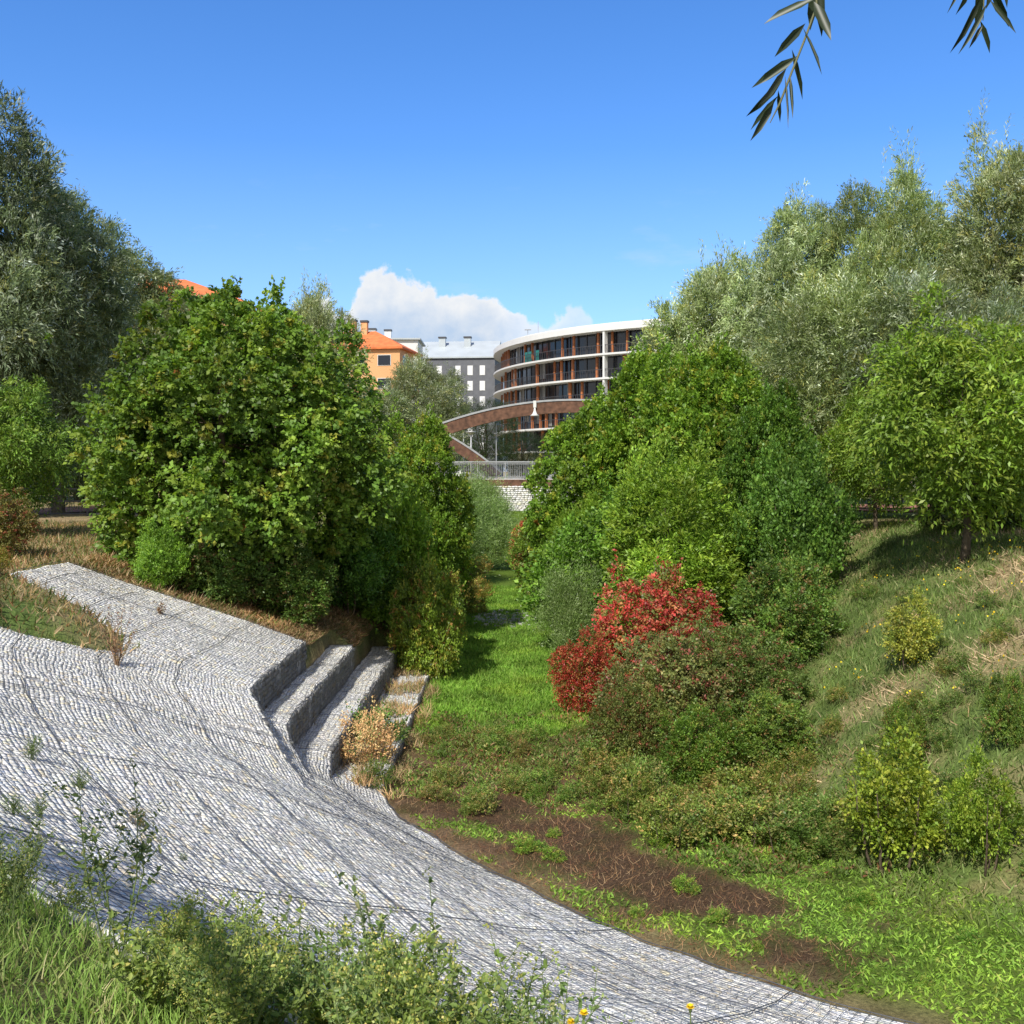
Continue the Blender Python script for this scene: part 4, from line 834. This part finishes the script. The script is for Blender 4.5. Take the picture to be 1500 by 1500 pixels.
arch('arch', -12, 9.6, .0382, -24, -.8, 78.2, .75, .5)
for sy in (-1.55, 1.55):
    rl = MB(); rl.box((0, sy, 1.92), (44, .10, .09)); rl.build('handrail', GALV, br)
    for k in range(22):
        x = -21+k*2.0
        MB().box((x, sy, 1.28), (.07, .07, 1.22)).build('railing_post', GALV, br)
        m = MB(); m.box((x+1, sy, .80), (1.86, .03, .04)); m.box((x+1, sy, 1.78), (1.86, .03, .04))
        for j in range(1, 15): m.box((x+j*.1333, sy, 1.29), (.017, .015, .94))
        m.build('railing_panel', GALV, br)
for x in (-5.66,): MB().tube([(x, -.6, .7), (x, -.6, 10.1-.0185*x*x-3.75-1.0)], .035, 6).build('hanger', GALV, br)
lm = empty('bridge_lamp', (at(783, 600, 75)[0], 74.2, at(783, 600, 75)[2]), 'white lamp hanging from the brown bridge arch', 'lamp')
MB().box((0, 0, .35), (.22, .12, .5)).build('bracket', WHITE, lm); MB().tube([(0, 0, .1), (0, 0, -.15), (0, 0, -.35), (0, 0, -.5)], [.05, .09, .17, .36], 12).build('lamp_shade', WHITE, lm, True)
# stone-filled abutment below the deck
ab = empty('gabion_wall', (0, 0, 0), 'pale stone-filled wall closing the channel under the bridge', 'wall')
MB().box((0, 74.6, 1.75), (16, 1.2, 4.1)).build('core', BED, ab)
r = np.random.default_rng(9); PP = []; LL = []
for z in np.arange(.0, 3.8, .14):
    x = -8.
    while x < 8: l = r.uniform(.12, .35); PP.append((x+l/2, 73.98, z+.07)); LL.append(l*.95); x += l
PP = np.array(PP); n = len(PP)
stones_mesh('stone_fill', PP, np.tile([1., 0, 0], (n, 1)), np.tile([0, 0, 1.], (n, 1)), np.tile([0, -1., 0], (n, 1)), np.array(LL), np.full(n, .135), r.uniform(.03, .09, n), ab, 1.15)

# ------------------------------------------------------------------ street furniture behind
def street_lamp(u, vtop, D, label, head='disc'):
    p = at(u, vtop, D); zb = 3.75; h = p[2]-zb; rt = empty('street_lamp', (p[0], p[1], zb), label, 'street lamp', 'lamps beyond the bridge')
    MB().tube([(0, 0, -.1), (0, 0, h*.5), (0, 0, h-.05)], [.10, .075, .05], 8).build('pole', GALV, rt, True)
    MB().tube([(0, 0, h-.35), (0, 0, h-.12), (0, 0, h)], [.08, .42, .5], 14).build('lamp_head', DARKM if head == 'd' else GALV, rt, True)
street_lamp(679, 624, 92, 'left of the two disc-topped lamps seen under the bridge arch')
street_lamp(690, 632, 96, 'right and shorter of the two disc-topped lamps under the arch')

GLASSM, nt, N, L = newmat('window_glass')
out = N.new('ShaderNodeOutputMaterial'); b = N.new('ShaderNodeBsdfPrincipled'); L.new(b.outputs[0], out.inputs[0])
b.inputs['Base Color'].default_value = (.012, .014, .02, 1); b.inputs['Roughness'].default_value = .12; b.inputs['Specular IOR Level'].default_value = .6
CARP = plain('car_paint', (.62, .64, .66), .3, .2, noise=.03)
TYRE = plain('rubber', (.02, .02, .02), .9)
def car(x, y, rz, label, mat):
    rt = empty('parked_car', (x, y, 3.68), label, 'car', None, rz)
    prof = [(-2.1, .35), (-2.15, .75), (-1.95, .98), (-1.3, 1.05), (-.75, 1.45), (.75, 1.48), (1.35, 1.0), (2.0, .86), (2.15, .6), (2.1, .33)]
    V = []; 
    for sy, ins in ((-1, 1), (1, 1)):
        for (a, z) in prof: V.append((a, sy*(.86-(.14 if z > 1.2 else 0)), z))
    n = len(prof); Fc = [tuple(range(n)), tuple(range(2*n-1, n-1, -1))]+[(i, i+n, (i+1) % n+n, (i+1) % n) for i in range(n)]
    MB().add(V, Fc).build('body', mat, rt)
    for sy in (-1, 1):
        MB().add([(-1.1, sy*.85, 1.03), (1.15, sy*.85, 1.03), (.7, sy*.76, 1.4), (-.7, sy*.76, 1.4)], [(0, 1, 2, 3)]).build('window', GLASSM, rt)
        for wx in (-1.35, 1.35):
            w_ = MB(); w_.tube([(wx, sy*.72, .33), (wx, sy*.89, .33)], .33, 16); w_.build('wheel', TYRE, rt)
    MB().add([(1.4, -.7, 1.0), (1.4, .7, 1.0), (.8, .62, 1.45), (.8, -.62, 1.45)], [(0, 1, 2, 3)]).build('windscreen', GLASSM, rt)
car(-4.6, 108, .1, 'white parked car just visible through the bridge railings', WHITE)
car(3.2, 112, -.2, 'grey parked car behind the right part of the bridge railing', CARP)

def fence(x0, y0, x1, y1, label, h=1.0, mat=None):
    mat = mat or DARKM; n = int(math.hypot(x1-x0, y1-y0)/2.0); zb = height(np.array([x0, x1]), np.array([y0, y1])); rt = empty('metal_fence', (x0, y0, float(zb[0])), label, 'fence')
    a = math.atan2(y1-y0, x1-x0); dx, dy = (x1-x0)/n, (y1-y0)/n; dz = float(zb[1]-zb[0])/n; l = math.hypot(dx, dy)
    for k in range(n+1): MB().box((dx*k, dy*k, dz*k+h/2), (.06, .06, h), a).build('post', mat, rt)
    m = MB()
    for k in range(n):
        for zz in (h-.03, .12, h*.55): m.box((dx*(k+.5), dy*(k+.5), dz*(k+.5)+zz), (l-.07, .035, .05), a)
    m.build('rails', mat, rt)
fence(10.5, 39, 24, 34.5, 'dark low fence along the reddish path behind the right bank')
fence(-27, 33, -12.5, 35.5, 'dark low fence along the reddish path behind the left bank')

# ------------------------------------------------------------------ buildings
def hipbuilding(name, label, cx, cy, wx, wy, zb, ze, zr, rz, wall, roofm, wins, over=.5, chim=(), panels=None, gable=False, winmat=None, group=None):
    rt = empty(name, (cx, cy, zb), label, 'building', group, rz); h = ze-zb; hr = zr-zb
    MB().box((0, 0, h/2), (wx, wy, h)).build('wall', wall, rt)
    a, b_ = wx/2+over, wy/2+over; rd = 0 if gable else min(a, b_)
    if gable: V = [(-a, -b_, h), (a, -b_, h), (a, b_, h), (-a, b_, h), (-a, 0, hr), (a, 0, hr)]
    else: V = [(-a, -b_, h), (a, -b_, h), (a, b_, h), (-a, b_, h), (-a+rd, 0, hr), (a-rd, 0, hr)]
    low = [(x, y, z-.28) for x, y, z in V[:4]]
    V = V+low
    rf = MB().add(V, [(0,1,5,4), (2,3,4,5), (1,2,5), (3,0,4), (9,8,7,6), (0,6,7,1), (1,7,8,2), (2,8,9,3), (3,9,6,0)]).build('roof', roofm, rt)
    for (x, y, s_, top) in chim:
        c = MB().box((x, y, (top+hr-3-zb*0)/2 if False else top-1.6-zb), (s_, s_*.8, 3.2)).build('chimney', wall if not gable else roofm, rf)
        MB().box((x, y, top-zb+.08), (s_*1.2, s_, .3)).build('chimney_cap', DARKM, c)
    if panels:
        for (x0, x1, t0, t1) in panels:
            y_ = lambda t: -b_+t*b_; z_ = lambda t: h+t*(hr-h)+.12
            MB().add([(x0, y_(t0), z_(t0)), (x1, y_(t0), z_(t0)), (x1, y_(t1), z_(t1)), (x0, y_(t1), z_(t1))], [(0, 1, 2, 3)]).build('solar_panel', GLASSM, rf)
    for (side, p, z, w_, hh) in wins:
        z = z-zb
        if side == 'f': c, d, dp_, fr = (p, -wy/2-.02, z), (w_, .08, hh), (w_-.16, .05, hh-.16), (0, -.06, 0)
        else: c, d, dp_, fr = (wx/2+.02, p, z), (.08, w_, hh), (.05, w_-.16, hh-.16), (.06, 0, 0)
        f_ = MB().box(c, d).build('window', winmat or WHITE, rt)
        MB().box(tuple(np.array(c)+np.array(fr)), dp_).build('pane' if winmat is None else 'shutter', GLASSM if winmat is None else SHUT, f_)
    return rt
SHUT = plain('white_shutter', (.72, .73, .74), .6, noise=.05, scale=.3)
ORW = plain('orange_render', (.66, .36, .17), .85, noise=.06, scale=.3)
ORR = plain('orange_tiles', (.62, .17, .055), .8, noise=.2, scale=1.5)
GRW = plain('grey_brick', (.13, .135, .15), .85, noise=.12, scale=1.2)
GRR = plain('zinc_roof', (.42, .46, .48), .55, .1, noise=.08, scale=.4)
# mid orange building
hipbuilding('apartment_building', 'orange rendered building with dark solar panels on its tiled roof', -25.3, 146.8, 22, 10, 3.7, 22.0, 24.9, R(-10), ORW, ORR,
            [('f', x, z, 1.9, 1.5) for x in (-8, -3.5, 1, 5, 8.8) for z in (20.2, 17.0, 13.8, 10.6, 7.4)]+[('s', y, z, 1.4, 1.5) for y in (-3, 2.5) for z in (20.2, 17, 13.8, 10.6)],
            chim=((3.0, -1.2, 1.0, 26.2), (4.6, -.8, .9, 26.1)), panels=[(-1.5, .3, .3, .86), (.5, 2.3, .3, .86), (2.5, 4.3, .3, .8), (-3.5, -1.7, .3, .86)])
# left orange building
hipbuilding('apartment_building', 'orange-roofed building mostly hidden behind the left willows', -31, 94, 14, 12, 3.7, 19.6, 22.6, R(8), ORW, ORR,
            [('f', x, z, 1.5, 1.5) for x in (-5, -1.6, 1.6, 5) for z in (16.4, 13.2, 10)], chim=((-2.5, -1, .8, 23.0),))
# grey building
hipbuilding('apartment_building', 'dark grey brick building with white shutters and a pale metal roof', -11.3, 207, 17.5, 14, 3.7, 27.3, 31.2, R(-6), GRW, GRR,
            [('f', x, z, 1.05, 1.9) for x in (-7.2, -4.6, -2.2, 1.5, 3.9, 6.3)[:] for z in (24.6, 21.6, 18.6, 15.6, 12.6, 9.6)],
            gable=True, winmat=WHITE, over=.35, chim=((-2.4, -2.2, 1.3, 31.6), (2.7, -2.2, 1.3, 31.6)))
# pale building between
hipbuilding('rooftop_block', 'pale flat-topped block between orange and grey buildings', -24, 190, 14, 10, 3.7, 29.0, 29.4, 0, WHITE, GRR, [('f', -2, 26, 1.2, 1.4), ('f', 2, 26, 1.2, 1.4)], chim=((1, 0, 1.2, 31.0), (-2, 0, 1.5, 31.2)))
# right pale building, seen through the trees
hipbuilding('apartment_building', 'pale building glimpsed through the right-hand willows', 47, 92, 20, 12, 3.7, 17.6, 18.0, R(12), plain('beige_render', (.6, .5, .4), .85), GRR,
            [('f', x, z, 1.6, 1.4) for x in (-8, -4, 0, 4, 8) for z in (15.6, 12.4, 9.2, 6)])

# curved building
BLIND = plain('grey_blind', (.22, .22, .21), .8, noise=.1)
cb = empty('curved_building', (33.7, 155, 3.7), 'curved dark-glazed apartment building with white floor bands and timber panels', 'building')
RO = 36.5; zt = 23.3-3.7; FH = 2.98
WOOD = plain('orange_timber', (.36, .125, .045), .65, noise=.25, scale=2); TEAL = plain('teal_panel', (.02, .16, .14), .5)
def ring(r0, r1, z0, z1, a0, a1, st=1.5):
    n = max(2, int((a1-a0)/st)+1); sec = []
    for a in np.linspace(a0, a1, n):
        c_, s_ = math.cos(R(a)), math.sin(R(a)); sec.append([(r0*c_, r0*s_, z0), (r1*c_, r1*s_, z0), (r1*c_, r1*s_, z1), (r0*c_, r0*s_, z1)])
    return sec
def ringobj(name, mat, *a, parent=cb): m = MB(); m.sweep(None, ring(*a)); return m.build(name, mat, parent)
ringobj('roof', WHITE, 24, RO, zt-1.0, zt-.25, 165, 320)
ringobj('roof_rim', WHITE, 30, RO-.6, zt-.24, zt, 165, 320)
rr = np.random.default_rng(15)
for fl in range(6):
    z1 = zt-1.01-fl*FH; z0 = z1-FH+.24
    if fl < 5: ringobj('floor_band', WHITE, 24, RO-(.0 if fl else .0), z0-.236, z0-.004, 165, 320)
    if fl == 5: ringobj('ground_floor', WHITE, 24, RO-2.2, 0, z1, 165, 320); break
    gl = ringobj('glazing', GLASSM, 24.5, RO-1.7, z0, z1, 165, 320)
    m = MB()
    for a in np.arange(166, 319, 2.4):
        c_, s_ = math.cos(R(a)), math.sin(R(a)); m.box(((RO-1.66)*c_, (RO-1.66)*s_, (z0+z1)/2), (.12, .09, z1-z0-.004), R(a))
    m.build('mullions', DARKM, gl)
    for a in np.arange(171, 300, 2.4):
        if rr.random() < .22:
            c_, s_ = math.cos(R(a)), math.sin(R(a)); hh = (z1-z0)*rr.uniform(.3, .95)
            MB().box(((RO-1.67)*c_, (RO-1.67)*s_, z1-.02-hh/2), (.03, 1.25, hh), R(a)).build('blind', BLIND, gl)
    rl = ringobj('balcony_rail', DARKM, RO-.22, RO-.17, z0+.98, z0+1.05, 165, 320)
    m = MB()
    for a in np.arange(165.5, 320, .62):
        c_, s_ = math.cos(R(a)), math.sin(R(a)); m.box(((RO-.2)*c_, (RO-.2)*s_, z0+.49), (.04, .05, .97), R(a))
    m.build('balusters', DARKM, rl)
    a = 170
    while a < 300:
        a += rr.choice([2.2, 3.4, 6.5, 11.0]) if a < 240 else rr.choice([4, 8, 12]); c_, s_ = math.cos(R(a)), math.sin(R(a)); w_ = rr.uniform(.18, .42)
        MB().box(((RO-1.25)*c_, (RO-1.25)*s_, (z0+z1)/2), (.25, w_, z1-z0-.01), R(a)).build('timber_panel', WOOD if a < 232 or rr.random() < .7 else TEAL, cb)
    for a in (232, 262):
        if fl in (0, 1) or a != 203:
            c_, s_ = math.cos(R(a)), math.sin(R(a)); MB().box(((RO-.45)*c_, (RO-.45)*s_, (z0+z1)/2), (.7 if a > 220 else .15, .28 if a > 220 else .12, z1-z0-.01), R(a)).build('white_fin', WHITE, cb)
    if fl == 0:
        for a in (208, 209.6, 212.6):
            c_, s_ = math.cos(R(a)), math.sin(R(a)); MB().box(((RO-.5)*c_, (RO-.5)*s_, z0+.75), (.05, .75, 1.4), R(a)).build('teal_screen', TEAL, cb)
for a, s_ in ((200, 1.6), (206, 2.2)):
    c_, q = math.cos(R(a)), math.sin(R(a)); m = MB(); m.tube([((RO-3)*c_, (RO-3)*q, zt-.05), ((RO-3)*c_, (RO-3)*q, zt+s_)], .04, 5)
    if s_ < 2: m.box(((RO-3)*c_, (RO-3)*q, zt+s_-.1), (.9, .9, .05))
    m.build('antenna', GALV, cb)

# trees in front of the buildings, beyond the bridge
GD = 'trees between bridge and buildings'
p2('pine', 'pine_tree', 'dark pine seen under the bridge arch left of the white mast', 'tree', 712, 104, 8.6, .4, (1, 1, 1), GD, 1.0)
p2('pine', 'pine_tree', 'dark pine under the arch, right of the white mast', 'tree', 765, 110, 5.6, 1.4, (.8, .85, 1), GD, 1.2)
p2('pine', 'pine_tree', 'dark pine behind the maple at the right end of the arch', 'tree', 820, 112, 6.0, 2.4, (.8, .85, 1), GD, 1.2)
p2('pine', 'pine_tree', 'dark pine left of the two disc-topped lamps', 'tree', 655, 118, 7.0, 3.4, (1, 1, 1), GD, 1.2)
p2('pine', 'pine_tree', 'dark pine hidden behind the willow before the orange building', 'tree', 590, 112, 8.0, 5.4, (1, 1, 1), GD, 1.4)
p2('pine', 'pine_tree', 'dark pine behind the pale willow left of the solar panels', 'tree', 500, 110, 8.0, .9, (1, 1, 1), GD, 1.6)
p2('pine', 'pine_tree', 'dark pine behind the rightmost maples beyond the bridge', 'tree', 930, 108, 7.0, 1.9, (1, 1, 1), GD, 1.5)

# ------------------------------------------------------------------ light, sky, camera
SUN = unit(np.array([-.40*.68, -.917*.68, .733]))
el = math.asin(SUN[2]); az = math.atan2(SUN[0], SUN[1])
sl = bpy.data.lights.new('sun', 'SUN'); sl.energy = 5.4; sl.angle = R(.55); sl.color = (1, .955, .88)
so = bpy.data.objects.new('sun', sl); COL.objects.link(so); so.rotation_euler = Vector((-SUN[0], -SUN[1], -SUN[2])).to_track_quat('-Z', 'Y').to_euler()
w = bpy.data.worlds.new('World'); sc.world = w; w.use_nodes = True; nt = w.node_tree; N = nt.nodes; L = nt.links; N.clear()
out = N.new('ShaderNodeOutputWorld'); bg = N.new('ShaderNodeBackground'); L.new(bg.outputs[0], out.inputs[0])
sk = N.new('ShaderNodeTexSky'); sk.sky_type = 'NISHITA'; sk.sun_disc = False; sk.sun_elevation = el; sk.sun_rotation = az; sk.air_density = 1.0; sk.dust_density = .3; sk.ozone_density = 2.5
hs = N.new('ShaderNodeHueSaturation'); hs.inputs['Saturation'].default_value = 1.25; hs.inputs['Value'].default_value = 1.72; L.new(sk.outputs[0], hs.inputs['Color'])
tint = N.new('ShaderNodeMix'); tint.data_type = 'RGBA'; tint.blend_type = 'MULTIPLY'; tint.inputs[0].default_value = 1; tint.inputs[7].default_value = (.85, .96, 1.2, 1); L.new(hs.outputs[0], tint.inputs[6])
def M_(op, a, b=None, c=None):
    n = N.new('ShaderNodeMath'); n.operation = op
    for i, q in enumerate((a, b, c)):
        if q is None: continue
        if isinstance(q, (int, float)): n.inputs[i].default_value = q
        else: L.new(q, n.inputs[i])
    return n.outputs[0]
tc = N.new('ShaderNodeTexCoord'); sp = N.new('ShaderNodeSeparateXYZ'); L.new(tc.outputs['Generated'], sp.inputs[0])
Yc = M_('MAXIMUM', sp.outputs[1], .02); Xr = M_('DIVIDE', sp.outputs[0], Yc); Zr = M_('DIVIDE', sp.outputs[2], Yc)
cmb = N.new('ShaderNodeCombineXYZ'); L.new(Xr, cmb.inputs[0]); L.new(Zr, cmb.inputs[1])
def noise(scale, det, rough=.55, vec=None, dist=0.0):
    n = N.new('ShaderNodeTexNoise'); n.inputs['Scale'].default_value = scale; n.inputs['Detail'].default_value = det; n.inputs['Roughness'].default_value = rough; n.inputs['Distortion'].default_value = dist
    L.new(vec or cmb.outputs[0], n.inputs['Vector']); return n.outputs[0]
# cumulus outline: height of the cloud top over azimuth
cr = N.new('ShaderNodeFloatCurve'); t01 = M_('MULTIPLY_ADD', Xr, 2.0, .5)   # X -.25..+.25 -> 0..1
L.new(t01, cr.inputs['Value']); cv = cr.mapping.curves[0]
pts = [(0, .0), (.05, .0), (.10, .155), (.135, .172), (.17, .150), (.19, .17), (.22, .194), (.30, .190), (.335, .183), (.36, .176), (.43, .180), (.48, .166), (.54, .152), (.58, .150), (.61, .158), (.68, .145), (.74, .13), (.80, .12), (.86, .0), (1, 0)]
while len(cv.points) < len(pts): cv.points.new(.5, .5)
for p_, (a, b_) in zip(cv.points, pts): p_.location = (a, b_*4); p_.handle_type = 'AUTO'
cr.mapping.update()
top = M_('MULTIPLY', cr.outputs[0], .25)
nb = noise(26, 7, .56, dist=.15)
edge = M_('ADD', M_('SUBTRACT', top, Zr), M_('MULTIPLY', M_('SUBTRACT', nb, .5), .085))
mask = N.new('ShaderNodeMapRange'); mask.interpolation_type = 'SMOOTHSTEP'; L.new(edge, mask.inputs[0]); mask.inputs[1].default_value = -.002; mask.inputs[2].default_value = .007
# thinner towards the right end
fade = N.new('ShaderNodeMapRange'); L.new(Xr, fade.inputs[0]); fade.inputs[1].default_value = -.02; fade.inputs[2].default_value = .16; fade.inputs[3].default_value = 1; fade.inputs[4].default_value = .15
fwd = N.new('ShaderNodeMapRange'); L.new(sp.outputs[1], fwd.inputs[0]); fwd.inputs[1].default_value = .3; fwd.inputs[2].default_value = .5
m1 = M_('MULTIPLY', M_('MULTIPLY', mask.outputs[0], fade.outputs[0]), fwd.outputs[0])
# cloud colour: white lit tops, bluish belly
shade = noise(34, 6, .6); depth = N.new('ShaderNodeMapRange'); L.new(M_('ADD', edge, M_('MULTIPLY', M_('SUBTRACT', shade, .5), .05)), depth.inputs[0]); depth.inputs[1].default_value = .0; depth.inputs[2].default_value = .055
cc = N.new('ShaderNodeMix'); cc.data_type = 'RGBA'; L.new(depth.outputs[0], cc.inputs[0]); cc.inputs[6].default_value = (.93, .94, .95, 1); cc.inputs[7].default_value = (.52, .66, .86, 1)
# faint wisps
wv = N.new('ShaderNodeMapping'); wv.inputs['Scale'].default_value = (1, 3.2, 1); wv.inputs['Rotation'].default_value = (0, 0, -.2); L.new(cmb.outputs[0], wv.inputs[0])
wn = noise(5, 7, .6, wv.outputs[0]); wm = N.new('ShaderNodeMapRange'); L.new(wn, wm.inputs[0]); wm.inputs[1].default_value = .58; wm.inputs[2].default_value = .78; wm.inputs[4].default_value = .30
wz = N.new('ShaderNodeMapRange'); L.new(Zr, wz.inputs[0]); wz.inputs[1].default_value = .32; wz.inputs[2].default_value = .22
m2 = M_('MULTIPLY', M_('MULTIPLY', wm.outputs[0], wz.outputs[0]), fwd.outputs[0])
SKY = .105
skys = N.new('ShaderNodeVectorMath'); skys.operation = 'SCALE'; L.new(tint.outputs[2], skys.inputs[0]); skys.inputs[3].default_value = SKY
hz = N.new('ShaderNodeMapRange'); L.new(sp.outputs[2], hz.inputs[0]); hz.inputs[1].default_value = .30; hz.inputs[2].default_value = .02; hz.inputs[4].default_value = .42
a0 = N.new('ShaderNodeMix'); a0.data_type = 'RGBA'; L.new(hz.outputs[0], a0.inputs[0]); L.new(skys.outputs[0], a0.inputs[6]); a0.inputs[7].default_value = (.52, .72, .95, 1)
a1 = N.new('ShaderNodeMix'); a1.data_type = 'RGBA'; L.new(m2, a1.inputs[0]); L.new(a0.outputs[2], a1.inputs[6]); a1.inputs[7].default_value = (.75, .82, .92, 1)
bn = noise(2.6, 7, .55, tc.outputs['Generated']); bm = N.new('ShaderNodeMapRange'); bm.interpolation_type = 'SMOOTHSTEP'; L.new(bn, bm.inputs[0]); bm.inputs[1].default_value = .40; bm.inputs[2].default_value = .52  # unseen clouds added behind the camera to neutralise the blue fill light
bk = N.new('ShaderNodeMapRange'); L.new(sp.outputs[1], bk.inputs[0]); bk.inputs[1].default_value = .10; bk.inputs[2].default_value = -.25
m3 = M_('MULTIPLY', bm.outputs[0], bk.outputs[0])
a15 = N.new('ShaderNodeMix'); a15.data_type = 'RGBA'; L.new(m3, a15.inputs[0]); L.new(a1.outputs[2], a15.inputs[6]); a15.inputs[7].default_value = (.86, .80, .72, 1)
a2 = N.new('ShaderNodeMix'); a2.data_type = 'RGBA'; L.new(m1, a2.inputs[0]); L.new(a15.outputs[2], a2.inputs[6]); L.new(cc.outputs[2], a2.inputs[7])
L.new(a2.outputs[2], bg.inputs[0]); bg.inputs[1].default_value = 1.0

cam = bpy.data.cameras.new('camera'); co = bpy.data.objects.new('camera', cam); COL.objects.link(co)
co.location = (0, 0, CAMZ); co.rotation_euler = (R(90), 0, 0); cam.sensor_width = 36; cam.lens = 36; cam.shift_y = -60/1500; cam.clip_start = .1; cam.clip_end = 5000
sc.camera = co
sc.view_settings.view_transform = 'Standard'; sc.view_settings.look = 'None'; sc.view_settings.exposure = 0
sc.cycles.max_bounces = 6; sc.cycles.transparent_max_bounces = 4
